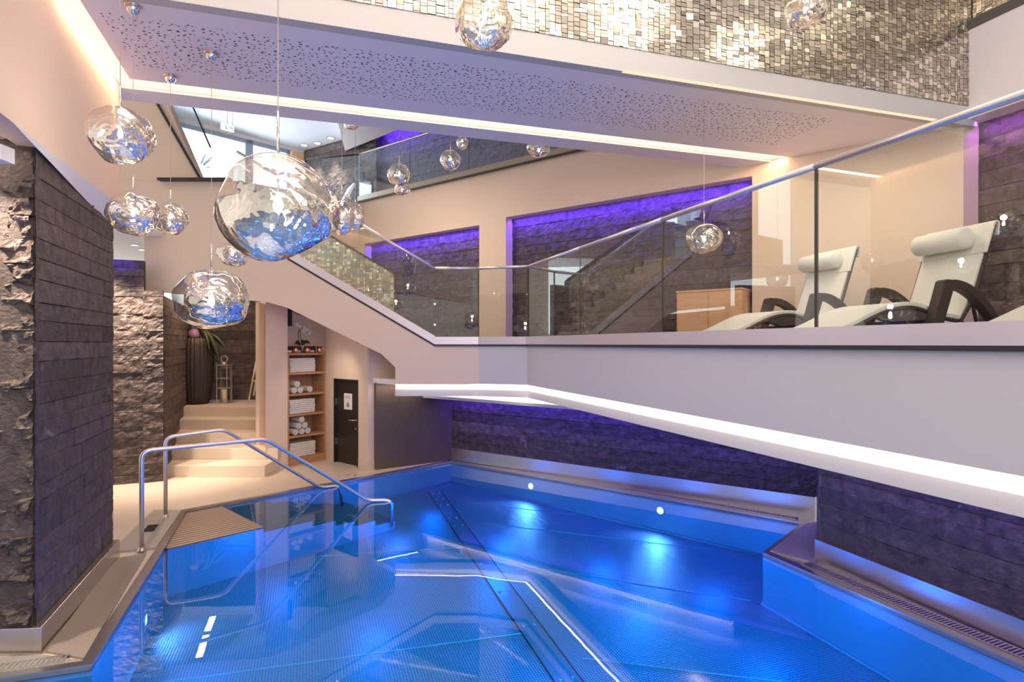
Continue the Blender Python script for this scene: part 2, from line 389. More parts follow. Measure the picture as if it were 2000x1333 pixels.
def struct(name, mb, m, **k):
    return mb.build(name, m, kind='structure', **k)
def thing(name, label, cat, loc=(0, 0, 0), rz=0.0, group=None):
    o = bpy.data.objects.new(name, None); COL.objects.link(o); o.location = loc; o.rotation_euler = (0, 0, rz)
    o.empty_display_size = 0.1
    o['label'] = label; o['category'] = cat
    if group: o['group'] = group
    return o
def tag(o, label, cat, group=None):
    o['label'] = label; o['category'] = cat
    if group: o['group'] = group
    return o
def dup(root, loc, rz, label, group=None):
    r = root.copy(); COL.objects.link(r); r.location = loc; r.rotation_euler = (0, 0, rz); r['label'] = label
    if group: r['group'] = group
    for ch in list(root.children):
        c = ch.copy(); COL.objects.link(c); c.parent = r
        for g in ch.children:
            d = g.copy(); COL.objects.link(d); d.parent = c
    return r

def stone_wall(name, A, B, zb, zt, seed=1, res=0.022, rough=0.012, rows=(0.09, 0.16), step=0.012, noise_amp=1.0, lens=(0.5, 1.3), back=0.12, slope=0.0, m=None):
    """split-face stone courses on the plane A->B (front face to the right of A->B), as relief mesh"""
    rnd = random.Random(seed)
    A = Vector((A[0], A[1], 0)); B = Vector((B[0], B[1], 0)); d = B-A; Lh = d.length; d.normalize(); n = Vector((d.y, -d.x, 0))
    zta, ztb = zt if isinstance(zt, tuple) else (zt, zt)
    H = max(zta, ztb)-zb
    courses = []; z = 0
    while z < H+0.2:
        h = rnd.uniform(*rows); xs = [-rnd.uniform(0, 0.4)]
        while xs[-1] < Lh+1: xs.append(xs[-1]+rnd.uniform(*lens))
        ct = rnd.choice((0.68, 0.85, 1.0, 1.15)); courses.append((z, z+h, xs, [(rnd.uniform(0, step), ct*rnd.uniform(0.85, 1.2)) for _ in xs])); z += h
    # break grid lines at the joints so they stay crisp
    us = [i*Lh/max(1, round(Lh/res)) for i in range(round(Lh/res)+1)]
    vs_ = []
    for (a, b, _, _) in courses:
        k = max(2, round((b-a)/res)); j = 0.004
        vs_ += [(a+j*0.2, 'j'), (a+j, 'e')]+[(a+(b-a)*i/k, 'f') for i in range(1, k)]+[(b-j, 'e')]
    verts = []; tones = []; W = len(us)
    rowsv = [v for v in vs_ if v[0] <= H+0.001]
    ci = 0
    for (v, kind) in rowsv:
        while ci < len(courses)-1 and v >= courses[ci][1]: ci += 1
        a, b, xs, br = courses[ci]
        for u in us:
            k = 0
            while k < len(xs)-2 and xs[k+1] < u: k += 1
            off, tone = br[k]
            p = A+d*u
            nz = (noise.noise(Vector((u*7+seed*13, v*11, seed)))*0.6+noise.noise(Vector((u*14, v*17, seed*2.3)))*0.5+noise.noise(Vector((u*24, v*28, seed*3)))*0.35+noise.noise(Vector((u*50, v*50, seed*5)))*0.2)*rough*noise_amp
            dep = off+nz
            if kind == 'j': dep = -0.006
            if min(abs(u-xs[k]), abs(u-xs[k+1])) < res*0.5: dep -= 0.006; tone *= 0.75
            lim = zta+(ztb-zta)*u/Lh
            zz = min(zb+v, lim)
            q = p+n*dep
            verts.append((q.x, q.y, zz)); tones.append(tone if kind != 'j' else 1.9)
    faces = []
    R = len(rowsv)
    for i in range(R-1):
        for j in range(W-1):
            if verts[i*W+j][2] >= verts[(i+1)*W+j][2]-1e-6 and verts[i*W+j+1][2] >= verts[(i+1)*W+j+1][2]-1e-6: continue
            faces.append((i*W+j, i*W+j+1, (i+1)*W+j+1, (i+1)*W+j))
    o = len(verts)
    P = [A-n*back, B-n*back]
    body = [(A.x, A.y, zb), (B.x, B.y, zb), (P[1].x, P[1].y, zb), (P[0].x, P[0].y, zb), (A.x, A.y, zta), (B.x, B.y, ztb), (P[1].x, P[1].y, ztb), (P[0].x, P[0].y, zta)]
    nn = n*-0.008
    body = [(x+nn.x, y+nn.y, z) for x, y, z in body]
    verts += body; tones += [0.8]*8
    faces += [tuple(o+i for i in f) for f in ((0, 1, 5, 4), (1, 2, 6, 5), (2, 3, 7, 6), (3, 0, 4, 7), (4, 5, 6, 7), (3, 2, 1, 0))]
    me = bpy.data.meshes.new(name); me.from_pydata(verts, [], faces); me.update()
    at = me.color_attributes.new('tone', 'FLOAT_COLOR', 'POINT')
    for i, t in enumerate(tones): at.data[i].color = (t, t*0.96, t*0.95, 1)
    me.materials.append(m or STONE)
    ob = bpy.data.objects.new(name, me); COL.objects.link(ob); ob['kind'] = 'structure'
    return ob

def mosaic(name, A, B, z0, zt, seed=3, tw=0.054, th=0.038, tilt=0.05, lo=None, tint=(1.0, 0.92, 0.78)):
    """metallic mosaic: every tile a tilted little plate on a grout sheet. zt(u) = top height"""
    rnd = random.Random(seed)
    A = Vector((A[0], A[1], 0)); B = Vector((B[0], B[1], 0)); d = B-A; L_ = d.length; d.normalize(); n = Vector((d.y, -d.x, 0))
    verts = []; faces = []; tones = []
    u = 0.0
    while u < L_:
        wd = tw*rnd.choice((0.6, 1.0, 1.0, 1.25)); v = z0+rnd.uniform(-0.03, 0)
        if u+wd > L_: wd = L_-u
        while v < zt(u+wd/2):
            h = th*rnd.choice((0.6, 1.0, 1.0, 1.6)); top = min(v+h, zt(u+wd/2)); bot = max(v, z0)
            if top-bot > 0.008 and wd > 0.01 and (lo is None or bot > lo(u)):
                k_ = rnd.choice((0.3, 0.3, 0.45, 1.7)); a, b = rnd.gauss(0, tilt*k_), rnd.gauss(0, tilt*k_)
                g = 0.0022; cx, cz = u+wd/2, (bot+top)/2; hx, hzv = wd/2-g, (top-bot)/2-g
                base = len(verts)
                pro = rnd.uniform(0.006, 0.012)
                for sx, sz in ((-1, -1), (1, -1), (1, 1), (-1, 1)):
                    p = A+d*(cx+sx*hx)+n*(pro+a*sx*hx+b*sz*hzv); verts.append((p.x, p.y, cz+sz*hzv))
                for sx, sz in ((-1, -1), (1, -1), (1, 1), (-1, 1)):
                    p = A+d*(cx+sx*hx)+n*(-0.004); verts.append((p.x, p.y, cz+sz*hzv))
                faces += [(base, base+1, base+2, base+3), (base, base+4, base+5, base+1), (base+1, base+5, base+6, base+2), (base+2, base+6, base+7, base+3), (base+3, base+7, base+4, base)]
                t = rnd.choice((0.45, 0.5, 0.58, 0.62, 0.9))
                tones += [(t*tint[0], t*tint[1], t*tint[2])]*8
            v += h
        u += wd
    o = len(verts); st = 16
    for i in range(st+1):
        q = A+d*(L_*i/st)
        verts += [(q.x, q.y, max(z0, lo(L_*i/st)) if lo else z0), (q.x, q.y, zt(L_*i/st))]; tones += [(0.22, 0.19, 0.15)]*2
    for i in range(st): faces.append((o+2*i, o+2*i+2, o+2*i+3, o+2*i+1))
    me = bpy.data.meshes.new(name); me.from_pydata(verts, [], faces); me.update()
    at = me.color_attributes.new('tone', 'FLOAT_COLOR', 'POINT')
    for i, t in enumerate(tones): at.data[i].color = (*t, 1)
    me.materials.append(MOSAIC)
    ob = bpy.data.objects.new(name, me); COL.objects.link(ob); ob['kind'] = 'structure'
    return ob

# ================================================================== POOL
C0 = Vector((-1.01, 9.71)); PA = Vector((3.136, 6.37)); PB = Vector((2.33, 5.47)); PC = Vector((4.84, -1.0))
PD = Vector((-6.0, -1.0)); PE = Vector((-6.0, 2.36)); PF = Vector((-2.54, 3.56)); PG = Vector((-3.31, 5.62)); PH = Vector((-3.78, 6.84))
POOL = [C0, PA, PB, PC, PD, PE, PF, PG, PH]
def zf(y): return -0.33-(9.7-y)*0.035
pool = thing('swimming_pool', 'large stainless steel swimming pool glowing blue in the middle of the hall', 'pool', (0, 0, 0))
mb = MB(); nP = len(POOL)
vs = [(p.x, p.y, 0.0) for p in POOL]+[(p.x, p.y, zf(p.y)) for p in POOL]
mb.add(vs, [(i, (i+1) % nP, nP+(i+1) % nP, nP+i) for i in range(nP)])
mb.build('basin_wall', POOLW, pool)
mb = MB(); mb.add([(p.x, p.y, zf(p.y)) for p in POOL], [tuple(range(nP))]); mb.build('basin_floor', DIMPLE, pool)
# rounded weld along the foot of the walls
mb = MB()
for i in range(nP):
    a, b = POOL[i], POOL[(i+1) % nP]
    mb.tube([(a.x, a.y, zf(a.y)), (b.x, b.y, zf(b.y))], 0.022, 8)
mb.build('weld_seam', POOLW, pool, smooth=True)
# steel lip
def offset_ring(poly, d):
    out = []; n = len(poly)
    for i in range(n):
        p0, p1, p2 = poly[i-1], poly[i], poly[(i+1) % n]
        d1 = (p1-p0).normalized(); d2 = (p2-p1).normalized()
        n1 = Vector((-d1.y, d1.x)); n2 = Vector((-d2.y, d2.x)); m = (n1+n2); m = m/max(0.3, m.length)**2*2*1.0
        k = d/max(0.25, (n1+n2).length/2)
        out.append(p1+(n1+n2).normalized()*k)
    return out
area2 = sum(POOL[i].x*POOL[(i+1) % nP].y-POOL[(i+1) % nP].x*POOL[i].y for i in range(nP))
sgn = -1 if area2 > 0 else 1
OUT = offset_ring(POOL, 0.075*sgn)
mb = MB()
for i in range(nP):
    j = (i+1) % nP
    mb.prism([POOL[i], POOL[j], OUT[j], OUT[i]], -0.03, 0.012)
mb.build('steel_lip', STEEL, pool)
# floor channel with nozzles
ca, cb = Vector((-1.21, 9.16)), Vector((0.41, 4.3)); cd = (cb-ca).normalized(); cn = Vector((-cd.y, cd.x))
ce = ca+cd*8.2
mb = MB(); hw = 0.10
q = [ca-cn*hw, ca+cn*hw, ce+cn*hw, ce-cn*hw]
mb.prism(q, [zf(p.y)-0.01 for p in q], [zf(p.y)+0.006 for p in q])
ch = mb.build('floor_channel', mat('channel_steel', (0.42, 0.45, 0.50), 0.35, 0.6), pool)
for sgn_ in (-1, 1):
    mb = MB(); a = ca+cn*hw*sgn_; b = ce+cn*hw*sgn_
    mb.tube([(a.x, a.y, zf(a.y)+0.008), (b.x, b.y, zf(b.y)+0.008)], 0.006, 6); mb.build('channel_edge', DARKM, pool)
def nozzle(parent, p):
    mb = MB(); mb.lathe([(0.0, 0.012), (0.010, 0.012), (0.016, 0.008), (0.017, 0.0)], (p.x, p.y, zf(p.y)+0.006), 10)
    mb.build('nozzle', CHROME, parent, smooth=True)
for s0 in (0.15, 0.45, 0.75, 1.35, 1.65, 2.9, 3.6, 4.3, 5.1, 5.4, 6.2):
    for w_ in (-0.05, 0.05): nozzle(pool, ca+cd*s0+cn*w_)
# floor sheet seams
for t in (0.22, 0.45, 0.66, 0.86):
    for A_, B_ in (((-1.01+4.1*t, 9.71-3.3*t), (-1.6+1.0*t-2.0, 9.71-3.3*t-5.0)),):
        pass
rdir = Vector((0.694, 0.720)); rnrm = Vector((0.720, -0.694))
def seam(a, b):
    mb = MB(); mb.tube([(a.x, a.y, zf(a.y)+0.001), (b.x, b.y, zf(b.y)+0.001)], 0.006, 6); mb.build('floor_seam', POOLW, pool)
for s0, e0 in (((-0.62, 8.6), (0.9, 8.0)), ((-0.35, 7.7), (2.3, 6.8)), ((-0.0, 6.4), (2.25, 5.55)), ((-2.2, 6.6), (-0.4, 6.9)), ((-2.9, 4.2), (0.2, 5.0)), ((0.55, 4.6), (2.9, 4.1))):
    seam(Vector(s0), Vector(e0))
# entry platform and steps (they run along the rim at PG)
SW = 1.16
def stp(t0, t1, zt, name, m, zb=None):
    a = PG+rdir*t0; b = PG+rdir*t1
    q = [a, b, b-rnrm*SW, a-rnrm*SW]
    mb = MB(); mb.prism(q, -0.62, zt-0.012); mb.build(name+'_riser', POOLW, pool)
    mb = MB(); mb.prism(q, zt-0.012, zt); mb.build(name, m, pool)
stp(0.02, 0.94, -0.012, 'entry_platform', TREAD)
ts = [0.94, 1.50, 1.79, 2.04, 2.33, 2.62]; zs = [-0.055, -0.115, -0.175, -0.235, -0.295]
for i in range(5): stp(ts[i], ts[i+1], zs[i], 'entry_step', TREAD)
# water sheet
mb = MB(); mb.add([(p.x, p.y, -0.022) for p in POOL], [tuple(range(nP))])
wt = mb.build('pool_water', WATER); wt['kind'] = 'stuff'; tag(wt, 'calm clear water filling the blue lit steel pool', 'water')
# underwater lamps
def pool_lamp(p, nrm, label, power):
    o = thing('pool_lamp', label, 'pool light', p, 0, 'round underwater lamps')
    n = Vector(nrm).normalized(); rot = n.to_track_quat('Z', 'Y')
    a = MB(); a.lathe([(0.062, 0), (0.062, 0.008), (0.048, 0.014), (0.043, 0.006)], seg=24); x = a.build('bezel', CHROME, o, smooth=True); x.rotation_mode = 'QUATERNION'; x.rotation_quaternion = rot
    a = MB(); a.lathe([(0.0, 0.010), (0.042, 0.008)], seg=24); x = a.build('lens', E_POOL, o); x.rotation_mode = 'QUATERNION'; x.rotation_quaternion = rot
    q = Vector(p)+n*0.08
    d = bpy.data.lights.new('pool_lamp_light', 'SPOT'); d.energy = power; d.color = (0.45, 0.50, 1.0); d.spot_size = math.radians(145); d.spot_blend = 1.0; d.shadow_soft_size = 0.04
    l = bpy.data.objects.new('pool_lamp_light', d); COL.objects.link(l); l.location = q
    tgt = n+Vector((0, 0, -0.45)); l.rotation_euler = tgt.to_track_quat('-Z', 'Y').to_euler()
    return o
nfar = Vector((-3.34, -4.14, 0)).normalized()
for s_, z_, lb in ((0.311, -0.146, 'round white pool lamp on the far wall, nearer the blue corner'), (0.693, -0.145, 'round white pool lamp on the far wall, nearer the grated recess')):
    p = C0+(PA-C0)*s_; pool_lamp((p.x, p.y, z_), nfar, lb, 28)
p = PF+(PG-PF)*0.62; pool_lamp((p.x, p.y, -0.32), Vector((1.2, 0.45, 0)).normalized(), 'round white pool lamp on the near left wall beside the steel gutter', 16)
# added point lights spread through the water, turning the basin blue
for (x, y, pw) in ((-1.1, 8.1, 10), (-0.1, 7.2, 13), (1.0, 6.45, 13), (2.0, 5.85, 12), (-1.4, 7.2, 12), (-0.2, 6.3, 14), (1.2, 5.5, 14), (2.0, 4.6, 15), (-2.3, 5.9, 10), (-1.2, 5.1, 14), (0.3, 4.3, 15), (1.6, 3.4, 16), (2.7, 3.0, 16),
                   (-2.3, 4.3, 14), (-1.1, 3.3, 15), (0.3, 2.6, 15), (-4.2, 1.8, 14), (-2.4, 1.6, 12), (3.4, 1.6, 12), (0.8, 0.8, 14)):
    point('pool_blue_fill', (x, y, -0.20), pw*0.62, BLUE, 0.15)

# ================================================================== DECKS, GUTTERS
mb = MB(); mb.prism([OUT[0], (-1.0, 12), (-8, 12), (-8, 1.66), OUT[5], OUT[6], OUT[7], OUT[8]], -0.3, 0.0); struct('floor_deck_left', mb, TILE)
mb = MB(); mb.prism([OUT[0], OUT[1], OUT[2], OUT[3], (7, -1), (7, 12), (-1, 12)], -0.3, 0.0); struct('floor_deck_right', mb, STEEL)
# right gutter slatted grate along PB-PC
def grate(name, a, b, n, w0, w1, pitch, label, m=STEEL, bar=0.011, rails=True):
    a, b, n = Vector(a), Vector(b), Vector(n); d = (b-a); L_ = d.length; d.normalize(); k = int(L_/pitch); mb = MB()
    for i in range(k):
        c = a+d*(i+0.5)*pitch+n*((w0+w1)/2)
        mb.box((c.x, c.y, 0.014), (bar, w1-w0, 0.010), math.atan2(d.y, d.x))
    if rails:
        for w_ in (w0, w1):
            c = (a+b)/2+n*w_; mb.box((c.x, c.y, 0.014), (L_, 0.008, 0.012), math.atan2(d.y, d.x))
    o = mb.build(name, m); tag(o, label, 'drain grate')
    mb = MB(); q = [a+n*w0, b+n*w0, b+n*w1, a+n*w1]; mb.prism(q, 0.001, 0.005); mb.build('channel_bed', DARKM, o)
    return o
dR = (PC-PB).normalized(); nR = Vector((-dR.y, dR.x))*1
if nR.x < 0: nR = -nR
grate('overflow_grate', PB+dR*0.35, PC, nR, 0.085, 0.195, 0.026, 'long slatted steel overflow grate beside the near right pool edge under the purple lit stone', mat('grate_plum_steel', (0.50, 0.45, 0.50), 0.35, 0.8))
dF = (PA-C0).normalized(); nF = Vector((-dF.y, dF.x));
if nF.y < 0: nF = -nF
grate('overflow_grate', C0+dF*3.1, C0+dF*5.25, nF, 0.08, 0.16, 0.026, 'short slatted grate at the end of the far pool edge, below the polished upstand', mat('grate_plum_steel'))
mb = MB(); mb.prism([PB+nR*0.09, PB+dR*0.33+nR*0.20, (2.72, 5.27), (3.30, 6.38), PA+Vector((0.02, -0.05))], 0.0, 0.02)
tag(mb.build('ribbed_gutter_cover', mat('ribbed_steel_cover', (0.50, 0.45, 0.47), 0.4, 0.7, bump=(90, 0.4))), 'ribbed steel cover filling the triangular pool recess by the stone corner', 'gutter cover')

# left side: plinth and ribbed gutter covers
PC1 = Vector((-2.95, 3.69)); PC2 = Vector((-3.57, 5.36)); pd = (PC2-PC1).normalized(); pn = Vector((pd.y, -pd.x))   # pn towards the pool
RIB = mat('ribbed_beige_steel', (0.36, 0.31, 0.27), 0.45, 0.35, bump=(120, 0.5))
mb = MB(); mb.prism([OUT[6]+Vector((0.0, 0.02)), OUT[7]-Vector((0.0, 0.15)), (PC2.x, PC2.y-0.05), (PC1.x+0.01, PC1.y+0.02)], 0.0, 0.016)
tag(mb.build('gutter_cover', RIB), 'long ribbed gutter cover between the steel plinth and the left pool edge', 'gutter cover')
mb = MB(); mb.prism([(-2.62, 3.60), (PC1.x+0.02, PC1.y-0.02), (-6, 3.22), (-6, 2.50)], 0.0, 0.014)
fc = tag(mb.build('gutter_cover', mat('grey_ribbed_steel', (0.42, 0.40, 0.38), 0.4, 0.5, bump=(120, 0.5))), 'grey ribbed gutter cover in front of the stone pillar face', 'gutter cover')
dL = Vector((-0.94, -0.33)).normalized()
grate('overflow_grate', Vector((-2.72, 3.58)), Vector((-5.0, 2.82)), Vector((-0.33, 0.94)), 0.0, 0.09, 0.028, 'slatted grate at the near left corner in front of the polished plinth', mat('grate_grey', (0.45, 0.44, 0.44), 0.4, 0.7))
# landing plate with the feet of the handrails
a0 = PG+Vector((-0.06, -0.05)); b0 = PH+Vector((-0.05, -0.02))
mb = MB(); mb.prism([a0, b0, b0+Vector((-0.33, 0.02)), a0+Vector((-0.36, -0.10))], 0.0, 0.022)
lp = tag(mb.build('landing_plate', mat('landing_plate_steel', (0.45, 0.41, 0.37), 0.42, 0.45, bump=(100, 0.3))), 'pale ribbed landing plate between the feet of the two pool handrails', 'cover plate')
mb = MB(); c = (a0+b0)/2+Vector((-0.17, -0.05)); ang = math.atan2((b0-a0).y, (b0-a0).x)
for i in range(9): mb.box((c.x+math.cos(ang)*(i-4)*0.028, c.y+math.sin(ang)*(i-4)*0.028, 0.026), (0.012, 0.10, 0.006), ang)
mb.build('drain_slots', DARKM, lp)

for px_, lb_ in ((680, 'small round floor socket on the beige deck, left of the pair'), (694, 'small round floor socket on the beige deck, right of the pair')):
    p_ = Z(px_, 929, 0.0); mb = MB(); mb.lathe([(0.0, 0.004), (0.018, 0.004), (0.022, 0.0005)], (p_.x, p_.y, 0.0), 12); tag(mb.build('floor_socket', CHROME), lb_, 'floor socket', 'floor sockets by the pool')
# handrails
def handrail(path, r, label):
    o = thing('pool_handrail', label, 'handrail', path[0], 0, 'tubular handrails at the pool steps')
    org = Vector(path[0]); pts = [Vector(p)-org for p in path]
    def smooth_path(ps, rad=0.09):
        out = [ps[0]]
        for i in range(1, len(ps)-1):
            a, b, c = ps[i-1], ps[i], ps[i+1]; r1 = min(rad, (b-a).length*.4, (c-b).length*.4)
            p1 = b+(a-b).normalized()*r1; p2 = b+(c-b).normalized()*r1
            for k in range(6):
                t = k/5; out.append(p1*(1-t)**2+b*2*t*(1-t)+p2*t*t)
        return out+[ps[-1]]
    mb = MB(); mb.tube(smooth_path(pts), r, 16); mb.build('rail_tube', RAILM, o, smooth=True)
    mb = MB(); mb.lathe([(r+0.02, 0.0), (r+0.02, 0.006), (r+0.004, 0.012), (r+0.004, 0.03)], (0, 0, 0), 20); mb.build('foot_flange', STEEL, o, smooth=True)
    return o
h1 = Vector((-3.46, 5.50, 0.02)); 
handrail([h1, h1+Vector((0, 0, 0.93)), (-2.60, 6.21, 0.945), (-1.79, 7.32, 0.0), (-1.50, 7.36, -0.005), (-1.52, 7.45, -0.36)], 0.021, 'nearer brushed steel handrail curving down into the pool')
h2 = Vector((-3.86, 6.56, 0.02))
handrail([h2, h2+Vector((0, 0, 0.89)), (-3.38, 6.90, 0.945), (-2.60, 7.98, 0.0), (-2.38, 8.12, -0.005), (-2.35, 8.16, -0.30)], 0.021, 'farther brushed steel handrail beside the beige deck')

# ================================================================== LEFT PILLAR AND WALL
zE = EYE
S1 = PC1-pn*0.055+pd*0.06; S2 = PC2-pn*0.055
LD = Vector((-0.9965, -0.08)).normalized()    # direction of the pillar's front face, to the left
stone_wall('wall_left_stone', S1, S2+pd*0.0, 0.17, (zE+1.27, zE+1.07), seed=4, res=0.02, rough=0.006, rows=(0.10, 0.155), step=0.010, back=0.25)
S0 = S1+LD*3.0
stone_wall('wall_left_stone_front', S0, S1, 0.17, zE+1.29, seed=9, res=0.016, rough=0.075, rows=(0.10, 0.165), step=0.035, back=0.03)
mb = MB(); mb.prism([PC1, PC2, PC2-pn*0.6, PC1+LD*3.2+Vector((0, 0.6)), PC1+LD*3.2], 0.0, 0.17)
struct('baseboard_left', mb, mat('polished_plinth', (0.55, 0.51, 0.48), 0.25, 0.9), bevel=0.004)
# soffit over the pillar and the big tan wall above
zs_ = zE+1.245
W1 = PC1-pn*0.0; wl = lambda y: Vector((-1.60-0.364*y, y))
wa, wb = wl(2.0), wl(5.42)
mb = MB(); ins = S1+(S2-S1)*1.0
wm = wl(3.3)
mb.add([(wa.x, wa.y, zs_), (wm.x, wm.y, zs_), (wb.x, wb.y, zs_), (S2.x-0.02, S2.y, zE+1.07), (S1.x-0.02, S1.y, zE+1.27), (S1.x-0.1, 2.0, zE+1.28)], [(1, 2, 3), (1, 3, 4), (0, 1, 4, 5)])
struct('ceiling_left_soffit', mb, SOFFIT)
mb = MB(); mb.wall(wa+Vector((0.36*3.0, -3.0)), wl(5.30), zs_, 7.4, 0.15); struct('wall_left_upper', mb, PLASTER)
# little lit beam over the pillar front
mb = MB(); mb.box((-4.15, 3.45, zE+1.13), (2.3, 0.10, 0.09), 0.05); struct('trim_1', mb, SOFFIT)
mb = MB(); mb.box((-5.3, 3.0, zE+1.45), (3.6, 2.6, 0.05)); struct('ceiling_left_recess', mb, SOFFIT)
strip('pillar_cove_led', (-5.2, 3.52, zE+1.2), (-3.1, 3.56, zE+1.2), (0.0, 0.4, -1), 0.04, 7, WARMW)
strip('left_recess_led', (-5.4, 3.30, zE+1.19), (-3.1, 3.30, zE+1.19), (0, 0.1, 1), 0.04, 7, WARM)
spot('pillar_wash_spot', (-3.35, 3.25, zE+1.2), (-3.15, 3.66, 2.2), 260, WARMW, 75, 0.9)

# ================================================================== BACK LEFT: second stone pillar, steps, alcove
Q1 = Vector((-6.4, 7.75)); Q2 = Vector((-5.17, 8.27)); Q3 = Vector((-4.95, 8.36)); Q4 = Vector((-6.3, 11.55))
stone_wall('wall_rear_stone_pillar', Q1, Q2, 0.0, hz(510, 8.3), seed=12, res=0.03, rough=0.02, step=0.012)
stone_wall('wall_rear_stone_pillar_nose', Q2+Vector((0.0, -0.02)), Q3, 0.0, hz(568, 8.3), seed=13, res=0.03, rough=0.028, step=0.014)
Q4s = Q3+(Q4-Q3)
stone_wall('wall_rear_stone_side', Q3, Q4s, 0.0, hz(577, 8.36), seed=14, res=0.035, rough=0.008, step=0.012, back=0.2)
stone_wall('wall_alcove_stone', (-6.6, 11.85), (-3.5, 11.85), 0.6, 3.3, seed=15, res=0.035, rough=0.010, step=0.012, rows=(0.12, 0.2))
# flight of five beige steps
lefts = lambda y: Q3.x+(Q4.x-Q3.x)*(y-Q3.y)/(Q4.y-Q3.y)
yn = [8.62, 9.1, 9.55, 10.0, 10.45]
mb = MB()
for i, y in enumerate(yn):
    h = 0.165*(i+1); y2 = 11.9
    mb.prism([(lefts(y)-0.05, y), (-3.72 if i > 1 else -3.62, y), (-3.72, y2), (lefts(y2)-0.05, y2)], h-0.165 if i else 0.0, h)
struct('floor_steps', mb, STEPM, bevel=0.006)
# ceiling of the alcove passage with two downlights
mb = MB(); mb.prism([(-7.5, 7.4), (-5.05, 8.15), (-5.25, 12), (-8, 12)], hz(456, 8.3), hz(456, 8.3)+0.05); struct('ceiling_passage', mb, SOFFIT)
def downlight(p, label, r=0.045, group='recessed ceiling downlights'):
    o = thing('downlight', label, 'downlight', p, 0, group)
    mb = MB(); mb.lathe([(r+0.012, 0.0), (r+0.012, -0.006), (r, -0.006), (r*0.9, 0.0)], seg=20); mb.build('trim_ring', STEEL, o)
    mb = MB(); mb.lathe([(0, -0.003), (r*0.9, -0.003)], seg=20); mb.build('diffuser', E_LAMP, o)
    return o
zp = hz(456, 8.3)-0.003
for px, py, lb in ((263, 479, 'small white downlight over the stone pillar, nearer one of the pair'), (277, 488, 'small white downlight over the stone pillar, farther one of the pair')):
    y = F*(zp-EYE)/(HOR-py); downlight(((px-1000)/F*y, y, zp), lb, 0.05, 'downlights over the rear stone pillar')
spot('passage_downlight_beam', (-5.5, 7.65, 3.25), (-5.30, 8.2, 1.0), 380, WARMW, 75, 0.9)
spot('passage_downlight_beam', (-4.95, 7.85, 3.4), (-5.05, 8.34, 1.2), 380, WARMW, 55, 0.9)
strip('passage_violet_led', (-6.3, 7.72, hz(512, 8.3)+0.02), (-5.25, 8.15, hz(512, 8.3)+0.02), (0, 0.3, -1), 0.03, 3.5, VIOLET)
strip('alcove_line_light', (-4.98, 9.36, 3.0), (-5.24, 10.10, 3.0), (0, 0, -1), 0.10, 18, WARM)
strip('alcove_line_light', (-5.30, 10.25, 3.0), (-5.46, 10.75, 3.0), (0, 0, -1), 0.10, 11, WARM)
spot('alcove_violet', (-6.1, 11.1, 3.0), (-5.95, 11.5, 0.9), 10, VIOLET, 60)

# tall dark fluted planter with spathe and hanging leaves
v = thing('tall_vase', 'tall dark fluted floor vase on the landing above the beige steps', 'vase', (-5.93, 11.05, 0.825))
mb = MB(); mb.lathe([(0.20, 0), (0.24, 0.08), (0.285, 0.4), (0.30, 0.75), (0.285, 1.1), (0.255, 1.22), (0.23, 1.24), (0.20, 1.20), (0.0, 1.12)], seg=96, flute=28, fd=0.03); mb.build('vase_body', VASEM, v, smooth=True)
mb = MB(); mb.lathe([(0, -0.10), (0.08, -0.08), (0.115, 0.0), (0.08, 0.08), (0, 0.11)], (-0.02, -0.02, 1.30), 20); mb.build('bulb', mat('plum_ball', (0.30, 0.16, 0.25), 0.5), v, smooth=True)
def leaf(parent, p0, p1, wd, m=LEAF, sag=0.06):
    p0, p1 = Vector(p0), Vector(p1); n = 8; d = (p1-p0); side = d.cross(Vector((0, 1, 0.2))).normalized(); vs = []; fs = []
    for i in range(n+1):
        t = i/n; c = p0+d*t+Vector((0, 0, sag*math.sin(math.pi*t))); w_ = wd*math.sin(math.pi*min(1, 0.08+t*0.92))**0.7
        vs += [c-side*w_, c+Vector((0, -w_*0.35, 0)), c+side*w_]
    for i in range(n):
        fs += [(3*i, 3*i+1, 3*i+4, 3*i+3), (3*i+1, 3*i+2, 3*i+5, 3*i+4)]
    mb = MB(); mb.add(vs, fs); o = mb.build('leaf', m, parent, smooth=True)
    s = o.modifiers.new('solid', 'SOLIDIFY'); s.thickness = 0.004
    return o
for a, b, w_ in (((0.05, 0, 1.28), (0.22, -0.1, 1.42), 0.05), ((0.1, -0.05, 1.42), (0.33, -0.15, 1.02), 0.06), ((0.2, -0.08, 1.40), (0.50, -0.12, 0.80), 0.055), ((0.22, -0.02, 1.32), (0.60, -0.05, 1.0), 0.045)):
    leaf(v, a, b, w_)
